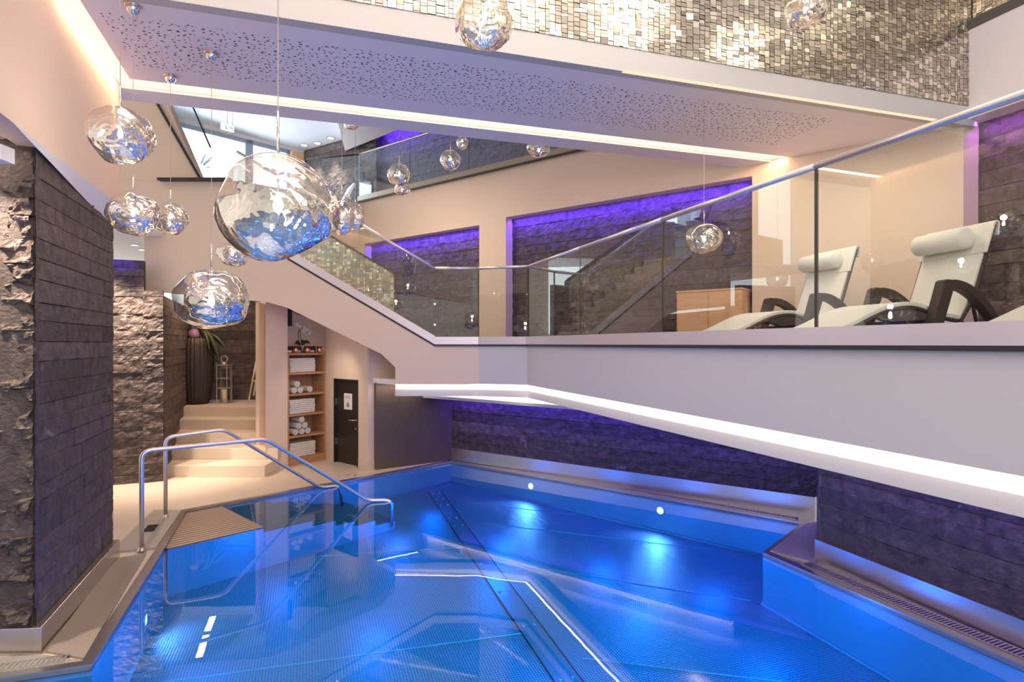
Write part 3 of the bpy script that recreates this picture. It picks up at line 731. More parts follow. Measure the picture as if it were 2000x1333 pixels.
# lanterns
def lantern(loc, h, wd, label, ring=True, rz=0.0):
    o = thing('lantern', label, 'lantern', loc, rz, 'metal and glass lanterns on the landing')
    mb = MB()
    for sx in (-1, 1):
        for sy in (-1, 1): mb.box((sx*wd/2, sy*wd/2, h/2), (0.014, 0.014, h))
    for z in (0.01, h*0.40, h*0.66, h):
        for s_ in (-1, 1):
            mb.box((0, s_*wd/2, z), (wd, 0.014, 0.016)); mb.box((s_*wd/2, 0, z), (0.014, wd, 0.016))
    mb.build('lantern_frame', mat('cream_metal', (0.62, 0.56, 0.48), 0.35, 0.6), o)
    mb = MB(); mb.box((0, 0, h+0.006), (wd+0.02, wd+0.02, 0.014)); mb.build('lid', mat('cream_metal'), o); mb = MB(); mb.box((0, 0, 0.008), (wd, wd, 0.012)); mb.build('base_plate', mat('cream_metal'), o)
    mb = MB(); mb.box((0, -wd/2+0.002, h*0.83), (wd*0.88, 0.004, h*0.30)); mb.build('pane', GLASSB, o)
    mb = MB(); mb.lathe([(0.0, h*0.36), (wd*0.22, h*0.36), (wd*0.24, h*0.34), (wd*0.24, 0.015), (0, 0.015)], seg=20); mb.build('candle', CANDLE, o, smooth=True)
    if ring:
        mb = MB(); mb.tube([(0.062*math.cos(a*math.pi/10), 0, h+0.115+0.062*math.sin(a*math.pi/10)) for a in range(21)], 0.007, 8); mb.lathe([(0.04, h+0.01), (0.04, h+0.05), (0.02, h+0.06)], seg=12); mb.build('ring_handle', mat('cream_metal'), o, smooth=True)
    return o
lantern((-5.45, 11.15, 0.825), 0.72, 0.19, 'tall pale lantern with ring handle and candle standing right of the vase')
lantern((-5.56, 11.42, 0.825), 0.66, 0.13, 'slimmer lantern half hidden between the vase and the ring-handled lantern', ring=False)
# leaning pale board
o = thing('leaning_rack', 'narrow pale folding rack leaning beside the column at the top of the steps', 'rack', (-4.86, 11.2, 0.825))
mb = MB(); mb.tube([(-0.13, 0.0, 0.14), (0.02, 0.05, 1.02)], 0.018, 8); mb.tube([(-0.05, -0.02, 0.14), (0.08, 0.04, 1.02)], 0.018, 8); mb.build('rack_rail', mat('pale_wood', (0.75, 0.66, 0.56), 0.5), o, smooth=True)
mb = MB(); mb.tube([(-0.1, 0.02, 0.42), (0.2, 0.05, 0.40)], 0.012, 8); mb.tube([(0.18, 0.05, 0.0), (0.18, 0.05, 0.8)], 0.012, 8); mb.tube([(-0.13, 0.0, 0.14), (-0.15, 0, 0.0)], 0.014, 8); mb.build('rack_brace', mat('pale_wood'), o, smooth=True)

# ================================================================== COLUMN, SHELF, DOOR under the stairs
YS = 8.42             # plane of the stair parapet's face
c1, c2 = Vector((-3.80, 9.08)), Vector((-3.56, 9.34))
mb = MB(); mb.prism([c1, c2, c2+Vector((-0.75, 0.72)), c1+Vector((-0.10, 0.75))], 0.0, 2.75); struct('wall_column', mb, PLASTER)
mb = MB(); mb.prism([c1+Vector((0.0, -0.012)), c2+Vector((0.012, -0.012)), c2+Vector((0, 0.03)), c1+Vector((0, 0.03))], 0.0, 0.07); struct('baseboard_column', mb, TILE)
s1, s2 = Vector((-3.56, 9.34)), Vector((-3.13, 9.90))
sd = (s2-s1).normalized(); sn = Vector((-sd.y, sd.x))     # sn: into the niche
ang = math.atan2(sd.y, sd.x); wS = (s2-s1).length; dS = 0.38; hS = hz(690, 9.34)
bs = thing('bookshelf', 'tall narrow oak shelf holding white towels, in the niche under the stairs', 'shelf', (s1.x+sd.x*wS/2, s1.y+sd.y*wS/2, 0), ang)
for sx in (-1, 1):
    mb = MB(); mb.box((sx*(wS/2-0.014), dS/2, hS/2), (0.028, dS, hS)); mb.build('side_panel', OAK, bs, bevel=0.002)
mb = MB(); mb.box((0, dS-0.008, hS/2), (wS-0.05, 0.012, hS-0.01)); mb.build('back_panel', OAK, bs)
LV = [0.10, 0.455, 0.80, 1.13, 1.47, hS-0.02]
for z in LV:
    mb = MB(); mb.box((0, dS/2-0.006, z), (wS-0.056, dS-0.022, 0.034)); mb.build('shelf', OAK, bs, bevel=0.002)
mb = MB(); mb.box((0, 0.02, 0.045), (wS-0.05, 0.02, 0.09)); mb.build('kick_board', OAK, bs)
def shelf_pt(x, y, z): return (bs.location.x+math.cos(ang)*x-math.sin(ang)*y, bs.location.y+math.sin(ang)*x+math.cos(ang)*y, z)
# folded towels
def towel_mesh():
    mb = MB(); w_, d_, h_ = 0.46, 0.27, 0.0325; n = 8
    # one thick cloth with a rounded fold to the front and a crease in the middle of the fold
    front = [(-d_/2+0.015-0.015*math.sin(math.pi*i/n)+(0.004 if i == n//2 else 0), h_*(1-i/n)) for i in range(n+1)]
    mb.extrude([(-w_/2, y, z) for y, z in front+[(d_/2, 0.0), (d_/2, h_)]], (w_, 0, 0))
    return mb
tproto = None; rnd = random.Random(5)
stacks = [(LV[4]+0.017, 7, 'top'), (LV[2]+0.017, 7, 'middle'), (LV[0]+0.017, 7, 'bottom')]
ordn = ['lowest towel', 'second towel from below', 'third towel from below', 'middle towel', 'third towel from the top', 'second towel from the top', 'uppermost towel']
for (z0, n, nm) in stacks:
    for k in range(n):
        p = shelf_pt(-0.065+rnd.uniform(-0.008, 0.008), 0.16, z0+0.0327*k+0.001)
        lab = f'folded white towel, {ordn[k]} of the stack in the {nm} shelf compartment'
        if tproto is None:
            tproto = towel_mesh().build('folded_towel', TOWEL, None, smooth=False); tproto.location = p; tproto.rotation_euler = (0, 0, ang); tag(tproto, lab, 'towel', 'folded towels on the oak shelf')
        else:
            o = tproto.copy(); COL.objects.link(o); o.location = p; o.rotation_euler = (0, 0, ang+rnd.uniform(-0.02, 0.02)); o['label'] = lab
# rolled towels: spiral end
def roll_mesh(r=0.054, l=0.26):
    mb = MB(); n = 64; turns = 3.2; outer = []; inner = []
    for i in range(n+1):
        a = turns*2*math.pi*i/n; rr = r*(0.22+0.78*i/n); outer.append((rr*math.cos(a), rr*math.sin(a)))
    th = 0.010
    for i in range(n):
        a0_, a1_ = turns*2*math.pi*i/n, turns*2*math.pi*(i+1)/n
        r0 = r*(0.22+0.78*i/n); r1 = r*(0.22+0.78*(i+1)/n)
        q = [(r0*math.cos(a0_), r0*math.sin(a0_)), (r1*math.cos(a1_), r1*math.sin(a1_)), ((r1-th)*math.cos(a1_), (r1-th)*math.sin(a1_)), ((r0-th)*math.cos(a0_), (r0-th)*math.sin(a0_))]
        mb.extrude([(x, -l/2, z+r) for x, z in q], (0, l, 0))
    return mb
rproto = None; RR = 0.072
def roll(x, y, z, lab):
    global rproto
    p = shelf_pt(x, y, z)
    if rproto is None:
        rproto = roll_mesh().build('rolled_towel', TOWEL); rproto.location = p; rproto.rotation_euler = (0, 0, ang); tag(rproto, lab, 'towel', 'rolled towels on the oak shelf')
    else:
        o = rproto.copy(); COL.objects.link(o); o.location = p; o.rotation_euler = (0, 0, ang); o['label'] = lab
zz = LV[3]+0.0175; h3 = 0.096
roll(-0.225, 0.15, zz, 'rolled white towel, bottom left of the pyramid of three in the upper roll compartment')
roll(-0.113, 0.15, zz, 'rolled white towel, bottom right of the pyramid of three in the upper roll compartment')
roll(-0.169, 0.15, zz+h3, 'rolled white towel on top of the pyramid of three in the upper roll compartment')
roll(0.075, 0.17, zz, 'single rolled white towel lying right of the pyramid of three')
zz = LV[1]+0.0175
for i, x in enumerate((-0.20, -0.088, 0.024)): roll(x, 0.15, zz, 'rolled white towel, %s of the bottom row in the pyramid of six' % ('left end', 'middle', 'right end')[i])
for i, x in enumerate((-0.144, -0.032)): roll(x, 0.15, zz+h3, 'rolled white towel, %s one of the middle row in the pyramid of six' % ('left', 'right')[i])
roll(-0.088, 0.15, zz+2*h3, 'rolled white towel crowning the pyramid of six')
# things on top of the shelf
zt = hS-0.003+0.0
def cup(x, lab, r=0.045):
    p = shelf_pt(x, 0.045, zt+0.0015); o = thing('tealight_glass', lab, 'candle glass', p, 0, 'candle glasses on the shelf top')
    mb = MB(); mb.lathe([(0.0, 0), (r*0.8, 0), (r*1.1, 0.035), (r*0.85, 0.07), (r, 0.10), (r*0.95, 0.10), (r*0.75, 0.07), (r*0.5, 0.02), (0, 0.015)], seg=20); gb_ = mb.build('glass_body', COPPER, o, smooth=True)
    mb = MB(); mb.lathe([(r*0.86, 0.066), (r*1.03, 0.098), (r*1.0, 0.104)], seg=20); mb.build('glass_rim', REDPOT, gb_, smooth=True)
def card(x, lab, wd=0.13):
    p = shelf_pt(x, 0.13, zt+0.0015); o = thing('leaflet_box', lab, 'box', p, ang, 'dark boxes on the shelf top')
    mb = MB(); mb.box((0, 0, 0.055), (wd, 0.06, 0.11)); bb_ = mb.build('box_body', DARKBOX, o)
    mb = MB(); mb.box((-0.01, -0.032, 0.025), (wd*0.75, 0.004, 0.036)); mb.build('pale_band', PAPER, bb_)
card(-0.255, 'dark box with pale band at the left end of the shelf top'); card(0.145, 'dark box with pale band on the right half of the shelf top', 0.16); card(-0.09, 'small dark box with pale band behind the orchid pot', 0.10)
cup(-0.18, 'copper coloured candle glass left of the orchid pot'); cup(0.03, 'copper coloured candle glass in front of the orchid pot', 0.05); cup(0.26, 'copper coloured candle glass at the right end of the shelf top')
orc = thing('orchid', 'white flowering orchid in a pale pot standing on the oak shelf', 'plant', shelf_pt(0.05, 0.26, zt+0.0015), ang)
mb = MB(); mb.lathe([(0.0, 0), (0.055, 0), (0.075, 0.12), (0.07, 0.12), (0.05, 0.1), (0, 0.1)], seg=24); mb.build('pot', mat('silver_pot', (0.7, 0.68, 0.66), 0.3, 0.4), orc, smooth=True)
mb = MB(); mb.tube([(0.0, 0, 0.1), (-0.045, 0, 0.22), (-0.05, 0, 0.33), (-0.02, 0, 0.41), (-0.07, 0, 0.45)], 0.006, 8); mb.build('stem', STEM, orc, smooth=True)
mb = MB(); mb.tube([(0.02, 0, 0.1), (0.0, 0, 0.25), (-0.03, -0.01, 0.40), (0.06, -0.01, 0.42), (0.14, -0.01, 0.36), (0.20, -0.02, 0.30)], 0.006, 8); mb.build('stem', STEM, orc, smooth=True)
leaf(orc, (0, 0, 0.1), (0.16, -0.04, 0.15), 0.03, LEAF); leaf(orc, (0, 0, 0.1), (-0.15, -0.04, 0.14), 0.03, LEAF); leaf(orc, (0.02, 0, 0.1), (0.10, 0.06, 0.18), 0.03, LEAF)
def flower(p, s_=0.035):
    mb = MB()
    for k in range(5):
        a = k*2*math.pi/5; c = Vector((math.cos(a), 0, math.sin(a)))
        sd_ = Vector((-math.sin(a), 0, math.cos(a)))
        p_ = Vector(p)
        mb.add([p_+Vector((0, -0.004, 0)), p_+c*s_*0.6+sd_*s_*0.5, p_+c*s_*1.15+Vector((0, -0.01, 0)), p_+c*s_*0.6-sd_*s_*0.5, p_+Vector((0, 0.004, 0))], [(0, 1, 2, 3), (4, 3, 2, 1)])
    mb.build('flower', PETAL, orc)
for p in ((-0.08, -0.01, 0.46), (-0.03, -0.02, 0.43), (0.05, -0.03, 0.41), (0.10, -0.03, 0.38), (0.15, -0.03, 0.33), (0.03, -0.03, 0.36)): flower(p)
# niche back wall (plaster with a dark hatch at the top)
mb = MB(); a = s1+sn*(dS+0.03)-sd*0.25; b = s2+sn*(dS+0.03)+sd*0.3; mb.wall(a, b, 0.0, (2.62, 2.3), 0.1); struct('wall_niche', mb, PLASTER)
mb = MB(); a = s1+sn*(dS-0.06)+sd*0.02; b = s1+sn*(dS-0.06)+sd*0.28; mb.wall(a, b, hz(638, 9.9), hz(600, 9.9), 0.02); tag(mb.build('dark_hatch', DARKM), 'small dark hatch high in the niche above the orchid', 'hatch')
# wall between shelf and door, and door wall
d1, d2 = Vector((-2.93, 9.70)), Vector((-2.42, 9.27)); dd = (d2-d1).normalized(); dn = Vector((-dd.y, dd.x))
if dn.y < 0: dn = -dn
DT = hz(741, 9.5)
mb = MB(); mb.wall(s2+Vector((0.0, 0.0)), d1, 0.0, 2.35, 0.1)
mb.wall(d1, d2, DT, (2.3, 1.95), 0.3)
struct('wall_under_stair', mb, PLASTER)
mb = MB(); e1 = d2; e2 = Vector((-2.22, 9.10)); mb.prism([e1, e2, e2+Vector((0.14, 0.13)), e2+Vector((0.2, 0.6)), e1+Vector((0.3, 0.6))], 0.0, 1.98); struct('wall_door_pier', mb, PLASTER)
mb = MB(); mb.prism([e1+Vector((0, -0.012)), e2+Vector((0, -0.015)), e2+Vector((0.15, 0.12)), e2+Vector((0.15, 0.3)), e1+Vector((0.2, 0.3))], 0.0, 0.14); struct('baseboard_pier', mb, TILE)
# door leaf
wD = (d2-d1).length; angD = math.atan2(dd.y, dd.x)
dm = (d1+d2)/2+dn*0.03
dr = bpy.data.objects.new('door_1', None); COL.objects.link(dr); dr.location = (dm.x, dm.y, 0); dr.rotation_euler = (0, 0, angD); dr['kind'] = 'structure'
mb = MB(); mb.box((0, 0.02, DT/2+0.005), (wD-0.03, 0.04, DT-0.01)); mb.build('door_leaf', DOORM, dr)
mb = MB(); mb.box((-wD/2+0.008, 0.0, DT/2), (0.016, 0.08, DT)); mb.box((wD/2-0.008, 0.0, DT/2), (0.016, 0.08, DT)); mb.box((0, 0, DT-0.01), (wD, 0.08, 0.02)); mb.build('door_frame', DARKM, dr)
mb = MB(); mb.tube([(0.24, -0.005, 0.735), (0.24, -0.05, 0.735), (0.20, -0.055, 0.735), (0.13, -0.055, 0.728), (0.08, -0.055, 0.745)], 0.010, 10); mb.lathe([(0.024, 0), (0.024, 0.01), (0.0, 0.012)], seg=12)
hd = mb.build('door_handle', CHROME, dr, smooth=True)
mb = MB()
for z, r_ in ((0.735, 0.022), (0.60, 0.020)):
    mb.tube([(0.24, 0.002, z), (0.24, -0.012, z)], r_, 16)
mb.build('lock_rosette', CHROME, dr)
for z in (0.35, 1.0):
    mb = MB(); mb.box((-wD/2+0.02, -0.01, z), (0.014, 0.02, 0.11)); mb.build('hinge', STEEL, dr)
sg = MB(); sg.box((0.02, -0.004, 1.02), (0.22, 0.004, 0.26)); sgo = sg.build('notice_sheet', PAPER, dr, label='white notice sheet with two text lines and a dark round symbol')
mb = MB(); mb.tube([(0.02+0.024*math.cos(t*math.pi/8), -0.008, 0.965+0.032*math.sin(t*math.pi/8)) for t in range(17)], 0.006, 6); mb.box((0.03, -0.008, 0.962), (0.012, 0.003, 0.03)); mb.build('notice_symbol', INK, sgo)
mb = MB()
rnd2 = random.Random(2)
for z, x0_, x1_ in ((1.105, -0.055, 0.085), (1.075, -0.06, 0.09)):
    x = x0_
    while x < x1_: w_ = rnd2.uniform(0.006, 0.012); mb.box((x, -0.007, z), (w_, 0.002, rnd2.uniform(0.009, 0.014))); x += w_+0.004
mb.build('notice_text', mat('pink_grey_ink', (0.45, 0.30, 0.32), 0.7), sgo)
mb = MB(); mb.prism([(-2.24, 9.10), (-1.0, 9.98), (-1.2, 10.4), (-2.3, 9.6)], zE-0.53, 1.93); struct('wall_over_slate', mb, PLASTER)
# slate panel wall beside the door, with end face
p1, p2 = Vector((-2.10, 9.10)), Vector((-1.04, 9.84))
mb = MB(); mb.wall(p1, p2+(p2-p1).normalized()*0.35, 0.0, zE-0.58, 0.35); struct('wall_slate_panel', mb, mat('slate_wall', (0.085, 0.055, 0.035), 0.5, bump=(12, 0.5), noise_col=(2.5, (0.13, 0.09, 0.06))))

# ================================================================== FAR AND RIGHT STONE WALLS
w1, w2, w3 = Vector((-1.03, 9.83)), Vector((3.42, 6.65)), Vector((2.72, 5.29)); wd_ = Vector((0.52, -1.565)).normalized(); w4 = w3+wd_*6.6
def inset(a, b, k):
    d = (b-a).normalized(); n = Vector((-d.y, d.x)); return a+n*k, b+n*k
a, b = inset(w1, w2, 0.045); stone_wall('wall_far_stone', a-(b-a).normalized()*0.1, b+(b-a).normalized()*0.05, 0.21, zE-0.55, seed=21, res=0.03, rough=0.013, rows=(0.12, 0.17), step=0.008, lens=(0.8, 1.8))
a, b = inset(w3, w4, 0.045); stone_wall('wall_right_stone', a, b, 0.19, zE-0.55, seed=22, res=0.03, rough=0.011, rows=(0.11, 0.17), step=0.008, lens=(0.8, 1.8), back=0.1)
mb = MB(); mb.wall(w1, w2, 0.0, 0.215, 0.10); struct('baseboard_far', mb, STEEL)
mb = MB(); mb.wall(w3, w4, 0.0, 0.195, 0.10); struct('baseboard_right', mb, STEEL)
mb = MB(); mb.wall(w2+Vector((0.02, 0)), w3+Vector((0.04, 0.0)), 0.0, zE-0.55, 0.2); struct('wall_corner_return', mb, SLATE)

# ================================================================== GALLERY SLAB
g0 = Vector((0.217, 8.32)); g1 = Vector((2.235, 2.57)); gd = (g1-g0).normalized(); gN = g1+gd*4.2
e93 = Vector((-0.486, 8.55)); e85 = Vector((-1.12, 8.55)); eL = Vector((-1.70, 8.56))
BW0 = Vector((4.80, 6.26)); bwd = Vector((-1.296, 1.0)).normalized()      # rear wall of the gallery
def bw(px): return on_line(px, BW0, BW0+bwd)


zg = zE-0.02
zfb = zE-0.58    # bottom of the white fascia
# white fascia (face of the slab)
def fascia(a, b, z0, z1, th=0.12): mb = MB(); mb.wall(a, b, z0, z1, th); return mb
mb = MB()
mb.wall(gN, g0, zfb, zg, -0.12); mb.wall(g0, e93, zfb, zg, -0.12)
struct('wall_gallery_fascia', mb, PLASTERW)
mb = MB(); mb.prism([gN+Vector((0.1, 0)), g0+Vector((0.08, 0.08)), e93+Vector((0, 0.1)), e85+Vector((0, 0.1)), bw(560), BW0+Vector((0.3, 0.2)), BW0+Vector((0.35, -1)).normalized()*7.5+Vector((.4, 0))], zg-0.25, zg)
struct('floor_gallery', mb, mat('gallery_floor_tile', (0.30, 0.26, 0.22), 0.4))
# lower lip and light strip
def inner(p, k): return p
ns = [Vector((-gd.y, gd.x)), Vector((0, 1))]
nG = Vector((-gd.y, gd.x));
if nG.x < 0: nG = -nG
lip = [gN, g0, e93, eL]
def shift_in(k):
    d23 = (e93-g0).normalized(); n2 = Vector((-d23.y, d23.x)); n2 = n2 if n2.y > 0 else -n2
    d34 = (eL-e93).normalized(); n3 = Vector((-d34.y, d34.x)); n3 = n3 if n3.y > 0 else -n3
    return [gN+nG*k, g0+(nG+n2).normalized()*k, e93+(n2+n3).normalized()*k, eL+n3*k]
zl0, zl1 = zE-0.76, zE-0.665
A_ = shift_in(0.0); B_ = shift_in(0.16)
mb = MB()
for i in range(3): mb.prism([A_[i], A_[i+1], B_[i+1], B_[i]], zl0, zl1)
struct('trim_2', mb, PLASTERW)
A_ = shift_in(0.03); B_ = shift_in(0.10)
mb = MB()
for i in range(3): mb.prism([A_[i], A_[i+1], B_[i+1], B_[i]], zl1, zfb)
tag(mb.build('gallery_light_strip', E_STRIP), 'bright warm light line running along the foot of the white gallery fascia', 'light strip')
# soffit behind the lip and a dropped panel parallel to the far wall
mb = MB(); mb.prism([gN+nG*0.1, g0+nG*0.1, e93+Vector((0, 0.1)), eL+Vector((0, 0.15)), Vector((-2.3, 9.3)), Vector((-1.0, 10.1)), Vector((3.7, 6.9)), Vector((3.0, 5.3)), w4+Vector((0.4, 0))], zfb-0.03, zfb+0.05)
struct('ceiling_gallery_soffit', mb, SOFFIT)
fd = (w2-w1).normalized(); fn = Vector((fd.y, -fd.x))      # towards the pool
PL1, PL2 = Vector((-1.50, 9.60)), Vector((2.45, 6.57)); pfd = (PL2-PL1).normalized(); pfn = Vector((pfd.y, -pfd.x))
mb = MB(); mb.wall(PL1-pfn*0.07, PL2-pfn*0.07, 1.08, zfb-0.02, 0.05); mb.wall(PL1-pfn*0.09, PL1+Vector((0.35, 0.6)), 1.08, zfb-0.02, 0.04); struct('wall_bulkhead', mb, PLASTERW)
mb = MB(); mb.prism([PL1, PL2, PL2-pfn*0.12, PL1-pfn*0.12], 1.075, 1.115); struct('trim_3', mb, PLASTERW)
strip('bulkhead_led', tuple(PL1+pfd*0.1-pfn*0.015)+(1.13,), tuple(PL2-pfn*0.015)+(1.13,), tuple(-pfn)+(0.9,), 0.02, 5, WARMW)
mb = MB(); mb.wall(w3-Vector((0.42, 0.14)), w4-Vector((0.42, 0.14)), zE-0.745, zfb-0.03, 0.05); struct('trim_4', mb, SOFFIT)
# white light in the recess (between the two lips), violet light behind the panel
strip('soffit_white_led', tuple(w3-Vector((0.62, 0.2))-wd_*0.9)+(zE-0.70,), tuple(w4-Vector((0.62, 0.2)))+(zE-0.70,), (-0.2, 0, 1), 0.05, 22, WARMW)
strip('far_wall_violet_led', tuple(w1+fn*0.14+fd*0.1)+(zE-0.64,), tuple(w2+fn*0.14-fd*0.1)+(zE-0.64,), tuple(-fn)+(-1.2,), 0.05, 75, VIOLET, 160)
wn = Vector((wd_.y, -wd_.x));
if wn.x > 0: wn = -wn
strip('right_wall_violet_led', tuple(w3+wn*0.13+wd_*0.1)+(zE-0.63,), tuple(w4+wn*0.13)+(zE-0.63,), tuple(-wn)+(-1.2,), 0.05, 55, (0.18, 0.07, 1.0), 160)
def vent(px, wd, label):
    c = on_line(px, PL1-pfn*0.066, PL2-pfn*0.066)
    vg = thing('vent_grille', label, 'vent', (c.x, c.y, 1.235), math.atan2(pfd.y, pfd.x), 'vent grilles on the white bulkhead')
    mb = MB(); mb.box((0, 0.0, 0), (wd, 0.006, 0.09)); mb.build('grille_frame', SOFFIT, vg)
    mb = MB(); n = int(wd/0.03)
    for i in range(n): mb.box((-wd/2+0.03+i*(wd-0.04)/n, -0.005, 0), (0.014, 0.005, 0.065))
    mb.build('grille_slots', DARKM, vg)
vent(884, 0.38, 'slotted vent grille at the left end of the white bulkhead over the far pool wall')
vent(1038, 0.50, 'slotted vent grille in the middle of the white bulkhead, under the gallery corner')
vent(1230, 0.52, 'slotted vent grille at the right part of the white bulkhead, mostly hidden by the gallery')

# strip glow: real lamps hidden in the groove
for a, b in ((gN, g0), (g0, e93), (e93, eL)):
    n_ = (b-a).length
    d_ = (b-a)/n_; q_ = Vector((d_.y, -d_.x)) if Vector((d_.y, -d_.x)).y < 0.2 and Vector((d_.y, -d_.x)).x < 0.2 else Vector((-d_.y, d_.x))
    strip('gallery_strip_led', tuple(a+q_*0.03)+(zfb-0.005,), tuple(b+q_*0.03)+(zfb-0.005,), (0, 0, -1), 0.03, 0.9*n_, WARMW)

CHANM = mat('pale_steel_channel', (0.74, 0.68, 0.74), 0.38, 0.75)
# ------------------------------------------------------------------ balustrade of the gallery
bal = thing('glass_balustrade', 'frameless glass balustrade with slim steel handrail along the gallery edge', 'balustrade', (0, 0, 0))
zc0, zc1 = zE-0.02, zE+0.098
posts_px = [1030, 1130, 1290, 1588]
P_ = [on_line(p, g0, g1) for p in posts_px]
line = [e85, e93, P_[0], P_[1], P_[2], P_[3], g1+gd*(0.55), g1+gd*2.2]
zr = zE+1.10
def chan(a, b, z0a, z0b, h, parent, m=STEEL, off=0.0, th=0.03, name='base_channel', flip=-1):
    mb = MB(); mb.wall(a, b, (z0a, z0b), (z0a+h, z0b+h), th*flip); return mb.build(name, m, parent)
for i in range(len(line)-1):
    a, b = line[i], line[i+1]
    chan(a, b, zc0+0.012, zc0+0.012, 0.11, bal, CHANM)
    chan(a, b, zc0-0.014, zc0-0.014, 0.026, bal, DARKM, name='shadow_gap')
    d = (b-a).normalized(); n = Vector((-d.y, d.x)); n = n if n.y > -0.2 and (n.x > 0 or n.y > 0) else -n
    off = n*0.02; g = 0.006 if i else 0.0
    mb = MB(); q = [a+off+d*g, b+off-d*g]; mb.wall(q[0], q[1], zc1, zr-0.01, 0.002); mb.build('glass_panel', GLASS, bal)
    mb = MB(); mb.wall(b+off-d*0.009, b+off+d*0.009, zc1, zr-0.012, 0.014); mb.build('panel_joint', mat('dark_bronze', (0.07, 0.055, 0.045), 0.4, 0.6), bal)
    mb = MB(); mb.tube([(a.x+off.x, a.y+off.y, zr), (b.x+off.x, b.y+off.y, zr)], 0.021, 14); mb.build('handrail', RAILM, bal, smooth=True)
for z in (zc1+0.18, zc1+0.48):
    mb = MB(); mb.tube([(e85.x, e85.y-0.005, z), (e85.x, e85.y+0.045, z)], 0.018, 12); mb.build('clamp', CHROME, bal)

# ================================================================== STAIR FLIGHT (face plane Y = YS)
def SP(px, py, y=8.55): return D(px, py, y)
st = 0.59
zA = zE+(-0.02)
xA = e85.x; yA = 8.55
xT = -4.05; rise = st*(xA-xT)
# parapet face polygon
SB = [Vector((xA, yA, zA)), Vector((xT, yA, zA+rise)), Vector((xT, yA, 4.30)), Vector((-6.55, yA, 4.30)), Vector((-6.55, yA, 2.45)),
      D(282, 570, yA), D(520, 590, yA), D(560, 601, yA), D(745, 692, yA), D(772, 718, yA), D(772, 757, yA), Vector((-0.47, yA, zfb)), Vector((-0.47, yA, zA))]
SB[4] = Vector((-6.55, yA, D(282, 570, yA).z+0.75))
SB = SB[:4]+[Vector((D(282, 455, yA).x, yA, 4.30))]+[D(282, 568, yA)]+SB[6:]
SB.pop(3)
mb = MB(); mb.extrude([SB[0], SB[1], SB[2]]+SB[3:], (0, 0.16, 0)); struct('wall_stair_parapet', mb, PLASTER)
# left continuation of that wall above the passage
mb = MB(); mb.extrude([Vector((-7.5, yA, 4.30)), Vector((D(292, 345, yA).x, yA+0.004, 4.30)), D(292, 458, yA+0.004), Vector((-7.5, yA+0.004, D(284, 458, yA).z))], (0, 0.2, 0)); struct('wall_rear_left', mb, PLASTER)
# the passage ceiling lower edge reveal, stair soffit and slab of the flight
mb = MB(); lo = [D(560, 601, yA), D(745, 692, yA), D(772, 718, yA)]
mb.extrude([p+Vector((0, 0.15, 0.0)) for p in lo]+[Vector((xA, yA+0.15, zA-0.05)), Vector((xT, yA+0.15, zA+rise-0.25))], (0, 1.0, 0)); struct('ceiling_stair_soffit', mb, PLASTER)
mb = MB(); nst = 10; run = (xA-xT)/nst; rs = rise/nst
for i in range(nst):
    x1_ = xA-run*i; mb.box((x1_-run/2-0.15, yA+0.68, zA+rs*(i+0.5)-0.16), (run+0.3, 1.0, rs))
struct('floor_stair_treads', mb, TILE)
mb = MB(); mb.box((xT-0.55, yA+0.68, zA+rise-0.05), (1.1, 1.0, 0.12)); struct('floor_stair_landing', mb, TILE)
# stair balustrade
sb = thing('stair_balustrade', 'sloping glass balustrade with steel handrail on the stair beside the big pendant', 'balustrade', (0, 0, 0))
nrm = Vector((0, 0, 1))
L_x = xA-(xT+0.05)
def sl(x): return zA+(xA-x)*st
pA = xA; pM = -2.6; pB = xT+0.05
for a, b in ((pA, pM), (pM, pB)):
    mb = MB(); mb.extrude([(a, yA-0.004, sl(a)+0.012), (b, yA-0.004, sl(b)+0.012), (b, yA-0.004, sl(b)+0.135), (a, yA-0.004, sl(a)+0.135)], (0, 0.03, 0)); mb.build('base_channel', CHANM, sb)
    mb = MB(); mb.extrude([(a, yA-0.008, sl(a)-0.018), (b, yA-0.008, sl(b)-0.018), (b, yA-0.008, sl(b)+0.012), (a, yA-0.008, sl(a)+0.012)], (0, 0.03, 0)); mb.build('shadow_gap', DARKM, sb)
    mb = MB(); mb.extrude([(a-0.004, yA+0.02, sl(a)+0.13), (b+0.004, yA+0.02, sl(b)+0.13), (b+0.004, yA+0.02, sl(b)+1.11), (a-0.004, yA+0.02, sl(a)+1.11)], (0, 0.002, 0)); mb.build('glass_panel', GLASS, sb)
    mb = MB(); mb.tube([(a, yA+0.02, sl(a)+1.12), (b, yA+0.02, sl(b)+1.12)], 0.021, 14); mb.build('handrail', RAILM, sb, smooth=True)
# inner mosaic parapet beside the flight
yM = 9.78; mx0 = D(556, 440, yM).x; mx1 = D(770, 536, yM).x
zt0 = D(643, 461, yM).z; x643 = D(643, 461, yM).x; slp = (zt0-D(770, 536, yM).z)/(mx1-x643)
mosaic('wall_stair_mosaic', (mx0-0.5, yM), (mx1, yM), zE-0.1, lambda u: zt0-slp*((mx0-0.5+u)-x643), seed=8, tilt=0.07, tint=(0.95, 0.95, 0.86), lo=lambda u: zE+0.12+0.56*(mx1-(mx0-0.5+u)))
mb = MB(); f_ = lambda x: zt0-slp*(x-x643)
mb.extrude([(mx0-0.5, yM-0.03, f_(mx0-0.5)), (mx1, yM-0.03, f_(mx1)), (mx1, yM-0.03, f_(mx1)+0.03), (mx0-0.5, yM-0.03, f_(mx0-0.5)+0.03)], (0, 0.10, 0)); struct('trim_5', mb, DARKM)
